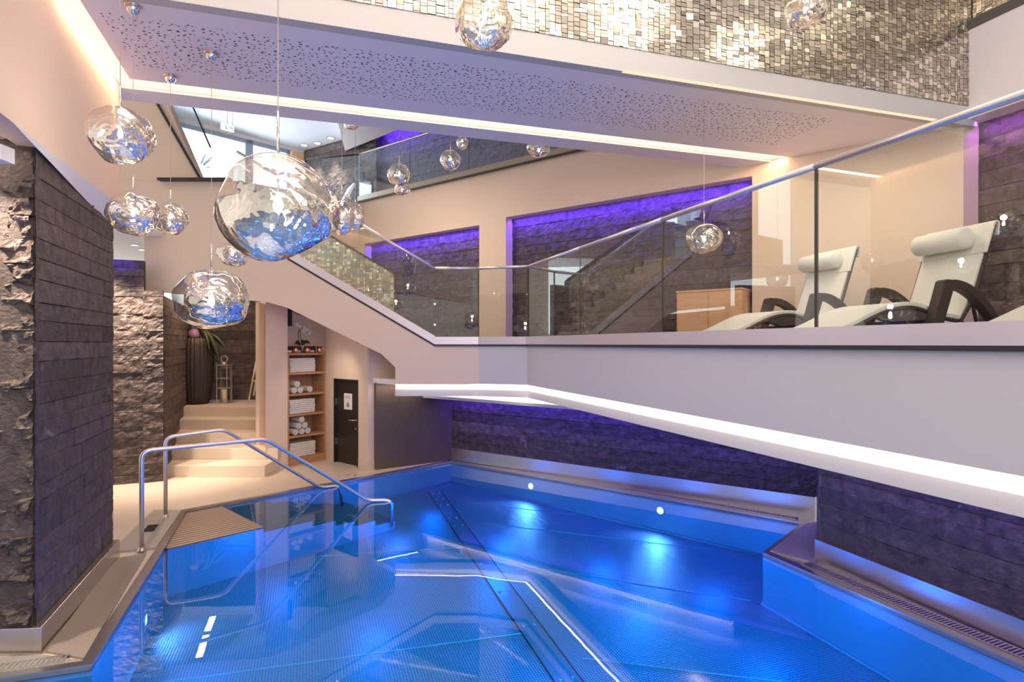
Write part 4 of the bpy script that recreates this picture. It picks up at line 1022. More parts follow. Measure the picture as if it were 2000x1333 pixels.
mb = MB(); mb.extrude([(mx0-0.5, yM+0.01, zE+0.12+0.56*(mx1-mx0+0.5)), (mx1, yM+0.01, zE+0.12), (mx1, yM+0.01, f_(mx1)), (mx0-0.5, yM+0.01, f_(mx0-0.5))], (0, 0.10, 0)); struct('wall_mosaic_core', mb, GROUT)
area('stair_fill', (-2.6, 9.1, 4.6), (-2.6, 9.7, 2.6), 1.4, 0.3, 60, WARMW)  # added light that brightens the stair mosaic

# ================================================================== GALLERY REAR WALL with niches
zB = zE-0.1; zU = 4.96
bn = Vector((bwd.y, -bwd.x));
if bn.y < 0: bn = -bn
def top_on(px, py): return hz(py, bw(px).y)
ND = 0.22
tn1 = (top_on(712, 478), top_on(935, 438)); zn1 = (tn1[0]+tn1[1])/2; zn2 = (top_on(990, 424)+top_on(1468, 345))/2
w_a, w_b, w_c, w_d, w_e = bw(560), bw(712), bw(936), bw(988), bw(1469)
mb = MB()
th = -0.20
mb.wall(w_b, w_a, zB, zU, th); mb.wall(w_c, w_b, zn1, zU, th); mb.wall(w_d, w_c, zB, zU, th); mb.wall(w_e, w_d, zn2, zU, th); mb.wall(BW0, w_e, zB, zU+2.4, th)
struct('wall_gallery_rear', mb, PLASTER)
ofs = bn*0.19
stone_wall('wall_niche_stone', w_b+ofs-(-bwd*0.3), w_c+ofs, zB, zn1+0.05, seed=31, res=0.04, rough=0.02, rows=(0.14, 0.2), step=0.012)
stone_wall('wall_niche_stone_wide', w_d+ofs+bwd*0.1, w_e+ofs-bwd*0.1, zB, zn2+0.05, seed=32, res=0.04, rough=0.02, rows=(0.14, 0.2), step=0.012)
strip('niche_violet_led', tuple(w_b+bn*0.07-bwd*0.05)+(zn1-0.02,), tuple(w_c+bn*0.07+bwd*0.05)+(zn1-0.02,), tuple(bn*0.5)+(-1,), 0.03, 30, VIOLET, 150)
strip('niche_violet_led', tuple(w_d+bn*0.07-bwd*0.05)+(zn2-0.02,), tuple(w_e+bn*0.07+bwd*0.05)+(zn2-0.02,), tuple(bn*0.5)+(-1,), 0.03, 48, VIOLET, 150)
# oak cabinet
k1, k2 = bw(1332), bw(1466); kb = (k1+k2)/2-bn*0.08
cab = thing('oak_cabinet', 'low oak cabinet standing in the wide stone niche behind the glass', 'cabinet', (kb.x, kb.y, zg), math.atan2(-bwd.y, -bwd.x))
kw = (k2-k1).length*0.93; kh = hz(570, kb.y)-zg
mb = MB(); mb.box((0, 0.0, kh/2+0.01), (kw, 0.36, kh-0.02)); mb.build('cabinet_body', OAKL, cab, bevel=0.004)
mb = MB(); mb.box((0, 0, kh+0.004), (kw+0.02, 0.38, 0.025)); mb.build('cabinet_top', OAKL, cab, bevel=0.003)
for sx in (-1, 1):
    mb = MB(); mb.box((sx*kw/4, -0.186, kh/2), (kw/2-0.008, 0.014, kh-0.06)); mb.build('door', OAKL, cab, bevel=0.002)

# right wall of the gallery
rd = Vector((0.35, -1)).normalized(); rn = Vector((rd.y, -rd.x));
if rn.x < 0: rn = -rn
r0 = BW0; 
def rw(px): return on_line(px, r0, r0+rd)
zr0, zr1 = hz(236, r0.y), hz(64, r0.y)
mb = MB(); mb.wall(r0+rd*9, r0, zr0, zr1, -0.2 if False else 0.0001)
mb = MB(); q = [r0, r0+rd*9, r0+rd*9+rn*0.26, r0+rn*0.26]
mb.prism(q, zr0, zr1); struct('wall_right_upper', mb, SOFFIT)
mb = MB(); q2 = [r0-rn*0.01, r0+rd*9-rn*0.01, r0+rd*9+rn*0.26, r0+rn*0.26]; mb.prism(q2, zr1, zr1+0.10); struct('trim_6', mb, mat('grey_cap', (0.10, 0.095, 0.09), 0.5))
jm = BW0+rn*0.24
mb = MB(); mb.wall(BW0-bn*0.0, BW0+rn*0.26, zB, zr0, 0.1); struct('wall_right_jamb', mb, PLASTER)
stone_wall('wall_right_niche_stone', jm, jm+rd*7.5, zB, zr0+0.05, seed=33, res=0.04, rough=0.02, rows=(0.14, 0.2), step=0.014)
strip('right_niche_violet_led', tuple(BW0+rn*0.10+rd*0.05)+(zr0-0.02,), tuple(BW0+rn*0.10+rd*2.6)+(zr0-0.02,), tuple(rn*0.5)+(-1,), 0.03, 16, (0.45, 0.06, 1.0), 150)
for k in (1.6, 2.4, 3.2, 4.0):
    p_ = BW0+rn*0.12+rd*k; spot('niche_downlight_beam', (p_.x, p_.y, zr0-0.05), (p_.x+rn.x*0.12, p_.y+rn.y*0.12, 2.2), 4, WARMW, 60, 0.9)

# ================================================================== SUSPENDED CEILING BRIDGE
zS = zE+2.31
r1 = Vector((-3.455, 5.09)); r2 = Vector((3.62, 7.34)); f1 = Vector((-2.95, 4.33-0.55)); 
bd = (r2-r1).normalized(); bN = Vector((bd.y, -bd.x))          # towards the camera
# front edge: distance measured at px 1250 (y=144)
fe = Z(1250, 144, zS); kf = (fe.xy-r1).dot(bN)
f1 = r1+bN*kf; lwall = lambda y: wl(y)
fl = on_line(1000+F*0, f1, f1+bd)
def lin_int(p, d, q, e):
    t = ((q.x-p.x)*e.y-(q.y-p.y)*e.x)/(d.x*e.y-d.y*e.x); return p+d*t
wld = (wl(5)-wl(3)).normalized()
Lr = lin_int(r1, bd, wl(3), wld); Lf = lin_int(f1, bd, wl(3), wld)
Rr = lin_int(r1, bd, BW0, bwd); Rf = lin_int(f1, bd, BW0, bwd)
gap = 0.20
# perforated board (object origin at its left rear corner so that the hole pattern follows it)
A1, A2 = Lr-wld*0.0+bd*0.14, Rr-bd*0.0; 
board = [Lr+bd*0.13, Rr-bd*0.02, Rf, Lf+bd*0.13]
mb = MB(); angB = math.atan2(bd.y, bd.x); ca_, sa_ = math.cos(-angB), math.sin(-angB)
loc = Lr
pl = [Vector(((p-loc).x*ca_-(p-loc).y*sa_, (p-loc).x*sa_+(p-loc).y*ca_)) for p in board]
mb.prism(pl, 0, 0.02); br = struct('ceiling_bridge', mb, PERF); br.location = (loc.x, loc.y, zS); br.rotation_euler = (0, 0, angB)
# upper body of the bridge: front face and roof
mb = MB(); zF = hz(99, fe.y); mb.wall(Lf-bd*0.0+bN*0.002, Rf+bd*0.1+bN*0.002, zS-0.002, zF, 0.10); struct('trim_7', mb, PLASTERW)
# light line along the rear (cove) and along the left wall
mb = MB(); cA, cB = Lr-bN*0.0, Rr+bwd*0.0
mb.prism([Lr, Rr, Rr-bN*gap, Lr-bN*gap], zS+0.022, zS+0.04)
tag(mb.build('cove_light_line', E_COVE), 'warm glowing cove line along the rear edge of the perforated ceiling', 'light strip')
mb = MB(); mb.prism([Lr-bd*0.03, Lr+bd*0.13, Lf+bd*0.13-wld*2.0, Lf-bd*0.03-wld*2.0], zS+0.022, zS+0.04)
tag(mb.build('cove_light_line', E_COVE), 'warm glowing cove line between the left wall and the perforated ceiling', 'light strip')
# rear beam below the cove
mb = MB(); mb.prism([Lr-bN*gap-bd*0.3, Rr-bN*gap+bd*0.2, Rr-bN*(gap+0.30)+bd*0.2, Lr-bN*(gap+0.30)-bd*0.3], zS-0.01, zS+0.5); struct('trim_8', mb, SOFFIT)
mb = MB(); q = Rf+bd*0.0
mb.wall(Rf-bd*4.1+bN*0.006, Rf-bd*0.30+bN*0.006, zS-0.004, zS+0.008, 0.03); tag(mb.build('cove_light_line', emit('front_line_light', (1.0, 0.72, 0.5), 1.1)), 'thin warm light line on the front edge of the ceiling below the mosaic wall', 'light strip')
# cove light output
strip('rear_cove_led', tuple(Lr-bN*0.08)+(zS+0.01,), tuple(Rr-bN*0.08)+(zS+0.01,), (0, 0, -1), 0.08, 36, WARM)
strip('left_cove_led', tuple(Lr+bd*0.05)+(zS+0.015,), tuple(Lf+bd*0.05-wld*1.2)+(zS+0.04,), (-0.5, 0, -1), 0.06, 16, WARM)
# mosaic wall above the bridge front
mosaic('wall_mosaic', Lf+bN*0.0-bd*0.2, Rf+bd*0.0, zF, lambda u: 6.6, seed=5, tilt=0.045)
mb = MB(); mb.wall(Lf-bd*0.3, Rf+bd*0.2, zF, 6.7, 0.12); struct('wall_mosaic_backing', mb, GROUT)
mosaic('wall_mosaic_right', BW0+rn*0.05, BW0+rn*0.05+rd*6.0, zr1+0.10, lambda u: 6.6, seed=6, tilt=0.045)
def mosaic_light(px, py, dist, power, r):
    """spot added where the mosaic mirrors it to the camera, for glints"""
    A2, B2 = Lf, Lf+bd; q = on_line(px, A2, B2); P = Vector((q.x, q.y, hz(py, q.y))); v = (P-Vector((0, 0, EYE))).normalized()
    n = Vector((bN.x, bN.y, 0)); rfl = v-2*v.dot(n)*n; L_ = P+rfl*dist
    spot('mosaic_spot', tuple(L_), (P.x, P.y, P.z+0.35), power*0.8, (1.0, 0.88, 0.70), 46, 0.8, r)
mosaic_light(1225, 35, 3.0, 60, 0.2)
mosaic_light(1440, 105, 3.2, 26, 0.14)
mosaic_light(1640, 60, 3.0, 60, 0.30)
mosaic_light(1010, 20, 3.0, 35, 0.30)
mosaic_light(1860, 160, 3.2, 50, 0.30)
# ceiling far above
mb = MB(); mb.box((0, 4.5, 7.45), (22, 13, 0.1)); struct('ceiling', mb, SOFFIT)

# canopies + pendants
def canopy(parent, p, r=0.055):
    mb = MB(); mb.lathe([(r, 0), (r, -0.006), (r*0.85, -0.012)], p, 24); cp_ = mb.build('ceiling_plate', mat('copper_plate', (0.75, 0.55, 0.42), 0.25, 0.9), parent, smooth=True)
    mb = MB(); mb.lathe([(r*0.8, -0.008), (r*0.78, -0.03), (r*0.5, -0.055), (r*0.2, -0.062), (0, -0.063)], p, 24); mb.build('ceiling_rose', CHROME, cp_, smooth=True)
BIG = {}
for x_, y_ in ((430, 424), (433, 406), (445, 388), (459, 357), (467, 339), (486, 320), (512, 308), (544, 303), (580, 311), (612, 332), (641, 363), (657, 392), (660, 417), (656, 437), (641, 456), (598, 482), (562, 498), (526, 510), (501, 508), (472, 492), (447, 467), (434, 442)):
    BIG[math.degrees(math.atan2(407-y_, x_-543)) % 360] = math.hypot(x_-543, y_-407)
k0_, k1_ = min(BIG), max(BIG); BIG[0.0] = (BIG[k0_]+BIG[k1_])/2; BIG[360.0] = BIG[0.0]
def prof(tab, a):
    a %= 360; ks = sorted(tab)
    for i in range(len(ks)-1):
        if ks[i] <= a <= ks[i+1]:
            t = (a-ks[i])/(ks[i+1]-ks[i]); return tab[ks[i]]*(1-t)+tab[ks[i+1]]*t
    return tab[ks[0]]
def pendant(px, py, wpx, hpx, y, label, seed, top=None, canopy_z=None, tab=None, bulb=True, lamp=0.0, amp=0.13):
    c = D(px, py, y); R = wpx/2/F*y; Rh = hpx/2/F*y
    o = thing('pendant_lamp', label, 'pendant lamp', c, 0, 'mirrored blown-glass pendant lamps')
    bm = bmesh.new(); bmesh.ops.create_icosphere(bm, subdivisions=5 if wpx > 60 else 4, radius=1.0)
    for v_ in bm.verts:
        d = v_.co.normalized()
        if tab:
            a = math.degrees(math.atan2(d.z, d.x)) % 360; fl_ = math.hypot(d.x, d.z)
            r = (sum(prof(tab, a+q_) for q_ in (-6, -3, 0, 3, 6))/5/107.0)*fl_**2+1.0*(1-fl_**2)
            r += 0.05*noise.noise(d*2.2+Vector((seed, 0, 0)))*(1-fl_**3)
            v_.co = Vector((d.x*R*r*0.955, d.y*R*r, d.z*R*r*0.955))
        else:
            r = 1+amp*noise.noise(d*1.15+Vector((seed*7.3, seed, 0)))*1.6+0.04*noise.noise(d*2.6+Vector((0, seed*3.1, 0)))
            v_.co = Vector((d.x*R*r, d.y*R*r, d.z*Rh*r))
    me = bpy.data.meshes.new('glass_globe'); bm.to_mesh(me); bm.free()
    for p_ in me.polygons: p_.use_smooth = True
    me.materials.append(MELT); g = bpy.data.objects.new('glass_globe', me); COL.objects.link(g); g.parent = o
    zt_ = max(v_.co.z for v_ in me.vertices if math.hypot(v_.co.x, v_.co.y) < R*0.3)
    cz = (canopy_z if canopy_z is not None else 7.39)-c.z
    cd_ = 0.0025
    mb = MB(); mb.tube([(0, 0, zt_-0.01), (0, 0, cz-0.05)], cd_, 8); mb.build('cord', mat('clear_cord', (0.45, 0.36, 0.33), 0.4, 0.3), o)
    mb = MB(); mb.tube([(0, 0, zt_-0.02), (0, 0, zt_+R*0.75)], 0.0045+R*0.006, 10); mb.build('stem_tube', CHROME, o, smooth=True)
    mb = MB(); mb.lathe([(0.0, zt_-R*0.32), (R*0.10, zt_-R*0.32), (R*0.13, zt_-R*0.1), (R*0.08, zt_-0.002), (0, zt_)], seg=16); mb.tube([(0, 0, zt_-R*0.30), (0, 0, zt_-R*0.72)], R*0.02, 8); mb.build('lamp_holder', CHROME, o, smooth=True)
    lh = o.children[-1]
    if bulb:
        mb = MB(); mb.lathe([(0, zt_-R*1.02), (R*0.06, zt_-R*0.98), (R*0.085, zt_-R*0.90), (R*0.05, zt_-R*0.72), (0, zt_-R*0.70)], seg=16); mb.build('led_bulb', E_BULB, lh, smooth=True)
    if canopy_z is not None: canopy(o, (0, 0, cz))
    if lamp: point('pendant_light', (c.x, c.y, c.z+zt_-R*0.5), lamp, WARMW, 0.03)
    return o
pendant(543, 407, 226, 206, 2.50, 'largest mirrored glass pendant hanging in front, lopsided with a sagging base', 1, tab=BIG, lamp=6)
zSd = zS
pendant(413, 585, 140, 118, 4.67, 'squat round mirrored pendant hanging lowest, before the steps', 2, canopy_z=zSd, lamp=4, amp=0.05)
pendant(235, 263, 116, 106, 3.60, 'bumpy glass pendant hanging highest at the left, before the tan wall', 3, lamp=5, amp=0.10)
pendant(260, 418, 92, 80, 4.02, 'mirrored pendant at the top end of the stone pillar, left one of the touching pair', 4, canopy_z=zSd, lamp=3, amp=0.10)
pendant(333, 428, 62, 62, 5.07, 'small mirrored pendant, right one of the touching pair near the stone pillar', 5, canopy_z=zSd, amp=0.06)
pendant(454, 497, 56, 48, 6.4, 'small sparkling pendant just below the left foot of the largest pendant', 6, amp=0.12)
pendant(945, 38, 112, 112, 3.4, 'bumpy glass pendant cut off by the upper picture edge, before the mosaic', 7, amp=0.12)
pendant(1572, 22, 76, 64, 4.6, 'bell-shaped glass pendant before the mosaic wall near its right end', 8, amp=0.10)
pendant(668, 418, 52, 84, 6.5, 'mirrored pendant peeping out behind the right side of the largest pendant', 9, amp=0.08)
pendant(694, 424, 38, 50, 6.9, 'small pendant at the upper end of the stair handrail', 10, amp=0.1)
pendant(780, 341, 44, 42, 8.2, 'small glass pendant hanging above another before the upper glass railing', 11, amp=0.1)
pendant(785, 370, 31, 22, 8.8, 'tiny pendant directly under another before the upper glass railing', 12, amp=0.1)
pendant(880, 313, 40, 39, 8.4, 'small round pendant before the upper stone wall, right of the stacked pair', 13, amp=0.05)
pendant(903, 279, 24, 26, 9.3, 'tiny dark mirrored pendant just under the bridge edge', 14, amp=0.05)
pendant(686, 241, 30, 26, 9.0, 'tiny bright pendant under the bridge edge before the upper white ceiling', 15, amp=0.1)
pendant(1052, 290, 46, 34, 8.7, 'flat dark pendant half hidden by the bridge beyond the upper railing', 16, amp=0.1)
pendant(1375, 466, 70, 58, 6.3, 'clear glass pendant hanging behind the gallery balustrade', 17, canopy_z=zSd+0.14, amp=0.08)

# ================================================================== UPPER LEVEL (seen under the bridge)
u1, u2, u3 = Vector((-6.40, 8.50)), Vector((xT-0.05, 8.50)), bw(700)
# black floor edge on the tan wall
mb = MB(); mb.wall(Vector((D(312, 345, 8.5).x, 8.53)), Vector((xT+0.0, 8.53)), 4.30, 4.335, -0.10); struct('trim_9', mb, DARKM)
# tan wall rising at the left
mb = MB(); mb.extrude([D(120, 100, 8.66), D(283, 100, 8.66), D(392, 352, 8.66), D(392, 372, 8.66), D(120, 372, 8.66)], (0, 0.15, 0)); struct('wall_upper_left', mb, PLASTER)
mb = MB(); mb.tube([D(283, 160, 8.62), D(392, 351, 8.62)], 0.02, 8); struct('trim_10', mb, DARKM)
gs = thing('stair_glass', 'sloping glass sheet with dark edge before the bright upper window', 'glass railing', (0, 0, 0))
mb = MB(); mb.extrude([D(310, 165, 8.8), D(372, 165, 8.8), D(412, 288, 8.8), D(412, 352, 8.8), D(395, 352, 8.8)], (0, 0.004, 0)); mb.build('glass_panel', GLASSB, gs)
mb = MB(); mb.tube([D(360, 170, 8.78), D(411, 288, 8.78)], 0.012, 8); mb.build('handrail', DARKM, gs, smooth=True)
# upper floor
mb = MB(); mb.prism([bw(700)+bn*0.12, BW0+bn*0.12, BW0+bn*8, Vector((-4.0, 19)), Vector((-14, 19)), Vector((-9, 10.9)), Vector((-5.0, 10.8))], zU-0.20, zU-0.02); struct('floor_upper', mb, mat('gallery_floor_tile'))
mb = MB(); mb.wall(Vector((-6.6, 10.8)), bw(700), 4.0, zU, 0.1); struct('wall_upper_edge', mb, PLASTER)
# upper ceiling
mb = MB(); mb.prism([(-9.5, 7), (9, 7), (9, 14), (-4.5, 17.2), (-5.6, 16.6), (-10.5, 12.6)], 7.31, 7.39); struct('ceiling_upper', mb, mat('upper_ceiling_board', (0.72, 0.76, 0.84), 0.7))
# upper balustrade along the rear wall head
ub = thing('upper_balustrade', 'glass balustrade on the upper level above the two violet niches', 'balustrade', (0, 0, 0))
uA = bw(702); uB = bw(1230)
mb = MB(); mb.wall(uB-bn*0.02, uA-bn*0.02, zU, zU+0.10, 0.03); mb.build('base_channel', mat('bronze_channel', (0.30, 0.24, 0.18), 0.35, 0.6), ub)
mb = MB(); mb.wall(uB-bn*0.03, uA-bn*0.03, zU-0.03, zU, 0.03); mb.build('shadow_gap', DARKM, ub)
for pa, pb in ((702, 800), (802, 915), (917, 1060), (1062, 1230)):
    a, b = bw(pa), bw(pb); mb = MB(); mb.wall(b, a, zU+0.1, zU+0.98, 0.002); mb.build('glass_panel', GLASSB, ub)
mb = MB(); mb.tube([(uA.x, uA.y, zU+1.0), (uB.x, uB.y, zU+1.0)], 0.022, 10); mb.build('handrail', mat('bronze_rail', (0.35, 0.25, 0.2), 0.3, 0.8), ub, smooth=True)
ub2 = thing('upper_balustrade', 'glass balustrade on the upper level between the window and the stone walls', 'balustrade', (0, 0, 0))
vA = Vector((-6.35, 15.4)); 
vA = on_line(598, uA, uA+Vector((-1.0, 0.25)))
mb = MB(); mb.wall(uA, vA, zU+0.02, zU+0.98, 0.002); mb.build('glass_panel', GLASSB, ub2)
mb = MB(); mb.tube([(uA.x, uA.y, zU+1.0), (vA.x, vA.y, zU+1.0)], 0.018, 10); mb.build('handrail', DARKM, ub2, smooth=True)
mb = MB(); mb.wall(uA-Vector((0.02, 0)), uA+Vector((0.01, 0)), zU, zU+0.98, 0.012); mb.build('end_post', emit('edge_lit_glass', (0.45, 0.8, 1.0), 0.9) if False else mat('pale_glass_edge', (0.5, 0.85, 1.0), 0.2), ub2)
# upper rear walls
ux = Vector((-5.75, 16.3))
UR = [ux, Vector((-4.2, 14.6)), ]
stone_wall('wall_upper_stone_left', ux, on_line(735, ux, ux+Vector((1.35, -0.9))), zU, 7.3, seed=41, res=0.06, rough=0.03, rows=(0.14, 0.22), step=0.02)
o0 = bw(700)+bn*1.9
stone_wall('wall_upper_stone', o0+bwd*1.9, BW0+bn*1.9, zU, 7.3, seed=42, res=0.06, rough=0.03, rows=(0.14, 0.22), step=0.02)
strip('upper_violet_led', tuple(o0+bwd*1.4-bn*0.2)+(7.25,), tuple(o0-bwd*4-bn*0.2)+(7.25,), tuple(bn)+(-0.8,), 0.05, 110, VIOLET, 140)
mb = MB(); a = on_line(676, ux, ux+Vector((1.35, -0.9))); mb.prism([a+Vector((0, -0.1)), a+Vector((0.5, -2.6)), a+Vector((2.4, -3.6)), o0-bn*0.6-bwd*0.5, ], 6.95, 7.30); struct('ceiling_upper_drop', mb, SOFFIT)
# window wall
wx = Vector((-7.95, 13.9)); wdv = (ux-wx).normalized(); wN = Vector((wdv.y, -wdv.x))
wtop = hz(292, 16.3)-0.12
def win(n, t0, t1, z0, z1, frame=True):
    o = bpy.data.objects.new('window_%d' % n, None); COL.objects.link(o); o['kind'] = 'structure'
    a, b = wx+wdv*t0, wx+wdv*t1
    mb = MB(); mb.wall(a, b, z0, z0+0.08, 0.06); mb.wall(a, b, z1-0.10, z1, 0.06); mb.wall(a, a+wdv*0.09, z0, z1, 0.06); mb.wall(b-wdv*0.09, b, z0, z1, 0.06); mb.build('window_frame', mat('grey_window_frame', (0.22, 0.26, 0.34), 0.5), o)
    mb = MB(); mb.wall(a+wdv*0.09, b-wdv*0.09, z0+0.08, z1-0.1, 0.004); mb.build('pane', GLASSB, o)
zw = 7.22
win(1, -2.6, -0.4, zU, zw); win(2, -0.4, 1.75, zU, zw); win(3, 1.75, 2.85, zU, zw)
mb = MB(); mb.wall(wx-wdv*3.5, wx+wdv*3.3, zw, 7.32, 0.12); struct('wall_upper_window_head', mb, PLASTERW)
mb = MB(); mb.wall(wx+wdv*2.9, ux-wdv*0.0, zU, zw, 0.12); struct('wall_upper_pier', mb, OAKL)
# bright snowy outdoors behind the window
mb = MB(); b0_ = wx+Vector((-wN.x, -wN.y))*3.5 if wN.y < 0 else wx+wN*3.5
mb.wall(b0_-wdv*6, b0_+wdv*8, 2.0, 10.5, 0.1); struct('sky_backdrop', mb, E_SKY)
# exit sign hanging from the upper ceiling
ey = 12.6; ec = D(444, 249, ey)
ex = thing('exit_sign', 'white glowing exit sign hanging over the upper windows', 'exit sign', (ec.x, ec.y, ec.z), math.atan2(wdv.y, wdv.x))
mb = MB(); mb.box((0, 0, 0), (0.27, 0.03, 0.15)); mb.build('sign_box', E_SIGN, ex)
GRN = mat('sign_green', (0.35, 0.75, 0.60), 0.5)
mb = MB(); mb.box((-0.03, -0.017, -0.01), (0.02, 0.004, 0.06), 0); mb.box((-0.035, -0.017, 0.035), (0.02, 0.004, 0.02)); mb.box((-0.055, -0.017, 0.0), (0.04, 0.004, 0.012)); mb.box((-0.045, -0.017, -0.045), (0.03, 0.004, 0.014)); mb.box((-0.012, -0.017, -0.045), (0.012, 0.004, 0.03)); mb.build('running_figure', GRN, ex)
mb = MB(); mb.box((0.05, -0.017, 0.0), (0.05, 0.004, 0.016)); mb.add([(0.07, -0.018, 0.03), (0.07, -0.018, -0.03), (0.105, -0.018, 0.0)], [(0, 1, 2)]); mb.build('arrow', GRN, ex)
mb = MB(); mb.tube([(0, 0, 0.07), (0, 0, 7.30-ec.z)], 0.006, 6); mb.build('hanger', STEEL, ex)
# upper ceiling downlights
for px, py in ((594, 284), (620, 280), (646, 270), (674, 260)):
    z = 7.305; y = F*(z-EYE)/(HOR-py); downlight(((px-1000)/F*y, y, z), 'bright round downlight in the upper ceiling, %s' % {594: 'farthest left beside the oak pier', 620: 'second from the oak pier', 646: 'third from the oak pier', 674: 'nearest the white dropped ceiling'}[px], 0.09, 'downlights in the upper ceiling')
for k in (0.5, 1.2, 1.9):
    p_ = ux+Vector((1.35, -0.9)).normalized()*k+Vector((-0.1, -0.35)); spot('upper_downlight_beam', (p_.x, p_.y, 7.2), (p_.x+0.1, p_.y+0.35, 5.0), 420, WARMW, 60, 0.9)
area('upper_daylight', tuple((wx+wdv*0.5)+(wN if wN.y < 0 else -wN)*0.3)+(6.0,), (-2, 11, 5.5), 4.5, 1.4, 130, (0.75, 0.87, 1.0))
area('upper_room_light', (0.5, 9.9, 7.2), (0.6, 11.0, 5.5), 5, 0.6, 50, WARMW)
area('upper_room_light', (-4.2, 12.8, 7.2), (-4.2, 14.5, 5.3), 2.5, 0.4, 60, (0.9, 0.93, 1.0))
# agave outside
ag = thing('agave_plant', 'spiky pale agave seen through the upper window', 'plant', D(388, 335, 17.5))
for k in range(14):
    a = k*2.4; e = 0.5+0.5*math.sin(k*1.7); leaf(ag, (0, 0, 0), (0.38*math.cos(a), 0.38*math.sin(a), 0.2+0.3*e), 0.03, mat('pale_agave', (0.45, 0.55, 0.55), 0.6), 0.05)
# white lounge chair upstairs
lc = D(655, 385, 14.6)
uch = thing('lounge_chair', 'white shell lounge chair behind the upper glass by the stone wall', 'chair', (lc.x, lc.y, zU), 0.5)
mb = MB(); mb.extrude([(-0.5, -0.3, 0.25), (-0.15, -0.3, 0.18), (0.15, -0.3, 0.30), (0.45, -0.3, 0.95), (0.38, -0.3, 0.98), (0.08, -0.3, 0.42), (-0.15, -0.3, 0.28), (-0.5, -0.3, 0.33)], (0, 0.6, 0)); mb.build('seat_shell', mat('white_shell', (0.8, 0.85, 0.9), 0.5), uch, bevel=0.02)
mb = MB(); mb.box((0, 0, 0.10), (0.5, 0.45, 0.05)); mb.box((0, 0, 0.16), (0.08, 0.3, 0.10)); mb.box((0, 0, 0.04), (0.35, 0.4, 0.08)); mb.build('base', STEEL, uch)

# ================================================================== LOUNGERS
def rib(pts, wd, th):
    """ribbon: profile pts (x,z) with width wd along y and thickness th"""
    n = len(pts); mb = MB(); up = []; dn_ = []
    for i in range(n):
        a = Vector(pts[max(i-1, 0)]); b = Vector(pts[min(i+1, n-1)]); t = (b-a).normalized(); nn = Vector((-t.y, t.x))
        p = Vector(pts[i]); up.append(p+nn*th/2); dn_.append(p-nn*th/2)
    loop = up+dn_[::-1]
    mb.extrude([(p.x, -wd/2, p.y) for p in loop], (0, wd, 0)); return mb
def bez(pts, n=8):
    """Catmull-Rom through points"""
    P = [Vector(p) for p in pts]; P = [P[0]*2-P[1]]+P+[P[-1]*2-P[-2]]; out = []
    for i in range(1, len(P)-2):
        for k in range(n):
            t = k/n; a, b, c, d = P[i-1], P[i], P[i+1], P[i+2]
            out.append(0.5*((2*b)+(-a+c)*t+(2*a-5*b+4*c-d)*t*t+(-a+3*b-3*c+d)*t**3))
    out.append(P[-2]); return out
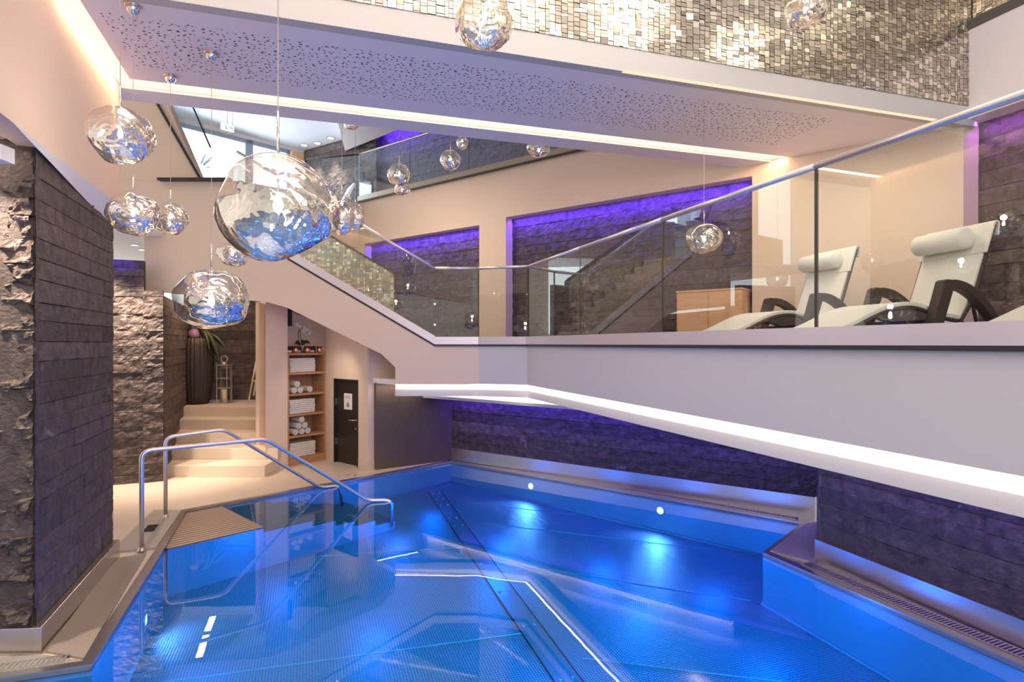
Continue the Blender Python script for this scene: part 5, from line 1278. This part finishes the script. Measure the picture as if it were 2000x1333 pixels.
def make_lounger(loc, rz, label, headflip=True):
    o = thing('sun_lounger', label, 'sun lounger', loc, rz, 'white loungers on the gallery')
    W = 0.60
    seat = bez([(-1.02, 0.10), (-0.80, 0.17), (-0.45, 0.315), (-0.18, 0.345), (0.08, 0.27), (0.30, 0.235)])
    r = rib(seat, W, 0.035); r.build('seat', CUSHION, o, bevel=0.008)
    back = bez([(0.28, 0.235), (0.38, 0.42), (0.49, 0.72), (0.59, 1.01)])
    rib(back, W-0.02, 0.03).build('backrest', CUSHION, o, bevel=0.006)
    # side frame rails
    for s_ in (-1, 1):
        mb = MB(); mb.tube([(p.x, s_*(W/2+0.005), p.y-0.006) for p in bez([(0.25, 0.20), (0.39, 0.415), (0.50, 0.715), (0.605, 1.03)])], 0.014, 8); mb.build('back_frame', WICKER, o, smooth=True)
        mb = MB(); mb.tube([(p.x, s_*(W/2-0.01), p.y-0.035) for p in seat], 0.014, 8); mb.build('seat_frame', WICKER, o, smooth=True)
    mb = MB(); mb.tube([(0.60, -W/2, 1.025), (0.60, W/2, 1.025)], 0.014, 8); mb.build('head_bar', WICKER, o, smooth=True)
    # arms: slanting front leg, flat top, long curve down to the rear
    for s_ in (-1, 1):
        top = bez([(0.03, 0.50), (0.14, 0.515), (0.30, 0.485), (0.47, 0.40), (0.63, 0.26), (0.74, 0.12)])
        pts = [(-0.14, 0.0), (-0.08, 0.14), (-0.02, 0.32), (0.03, 0.49)]
        y0 = s_*(W/2+0.055)
        mb = MB()
        top = [Vector((p.x*0.80, p.y)) for p in top]
        a = [(-0.17, 0.0), (0.0, 0.53), (0.03, 0.545)]+[(p.x, p.y+0.028) for p in top[5:]]+[(0.64, 0.06), (0.64, 0.0)]
        b = [(0.53, 0.0), (0.53, 0.05)]+[(p.x-0.02, p.y-0.042) for p in top[5:][::-1] if p.x > 0.12]+[(0.085, 0.455), (-0.07, 0.0)]
        mb.extrude([(x, y0-0.045, z) for x, z in a+b], (0, 0.09, 0)); mb.build('armrest', WICKER, o, bevel=0.006)
    mb = MB(); mb.box((0.0, 0, 0.20), (0.04, W+0.05, 0.04)); mb.box((0.58, 0, 0.04), (0.05, W+0.1, 0.05)); mb.tube([(0.47, 0.2, 0.50), (0.58, 0.2, 0.06)], 0.014, 8); mb.tube([(0.47, -0.2, 0.50), (0.58, -0.2, 0.06)], 0.014, 8); mb.build('cross_bar', WICKER, o)
    mb = MB(); mb.box((-0.60, 0, 0.02), (0.05, W, 0.04)); mb.box((-0.60, 0.2, 0.11), (0.035, 0.035, 0.18)); mb.box((-0.60, -0.2, 0.11), (0.035, 0.035, 0.18)); mb.build('foot_support', WICKER, o)
    # towel draped over the head and rolled pillow
    tw = rib(bez([(0.500, 0.79), (0.545, 0.92), (0.59, 1.045), (0.63, 1.04), (0.62, 0.94)]), W+0.05, 0.014); tw.build('head_cover', CUSHION, o)
    mb = MB(); c = Vector((0.455, 0, 0.93))
    R = 0.092; n = 28; prof_ = [(-W/2+0.10, 0.0), (-W/2+0.10, R*0.82), (-W/2+0.12, R), (W/2-0.02, R), (W/2, R*0.82), (W/2, 0.0)]
    vs = []; fs = []
    for y_, r_ in prof_:
        for k in range(n): a_ = 2*math.pi*k/n; vs.append((c.x+r_*math.cos(a_), y_, c.z+r_*math.sin(a_)))
    for i in range(len(prof_)-1):
        for k in range(n): fs.append((i*n+k, i*n+(k+1) % n, (i+1)*n+(k+1) % n, (i+1)*n+k))
    mb.add(vs, fs); mb.build('head_roll', CUSHION, o, smooth=True)
    return o
zgl = zg
L2 = make_lounger((3.42, 5.15, zgl), 0.20, 'white lounger in the middle of the three, with tall backrest and bolster')
dup(L2, (3.00, 6.40, zgl), 0.26, 'white lounger nearest the oak cabinet, crossed by the glass joint')
dup(L2, (4.30, 4.05, zgl), 0.06, 'white lounger cut off at the right, only its raised foot end showing')
area('gallery_fill', (3.2, 5.9, 4.15), (3.2, 5.901, 2.0), 1.4, 0.5, 26, WARMW)  # added fill under the bridge to brighten cabinet and gallery
spot('under_stair_fill', (-2.75, 8.85, 2.0), (-3.0, 9.6, 0.9), 16, WARMW, 100, 0.9)  # added spot that warms the shelf and door walls
strip('slate_top_led', (-2.05, 8.98, 1.32), (-1.5, 9.36, 1.32), (0.2, 0.3, -1), 0.03, 2.2, WARMW)
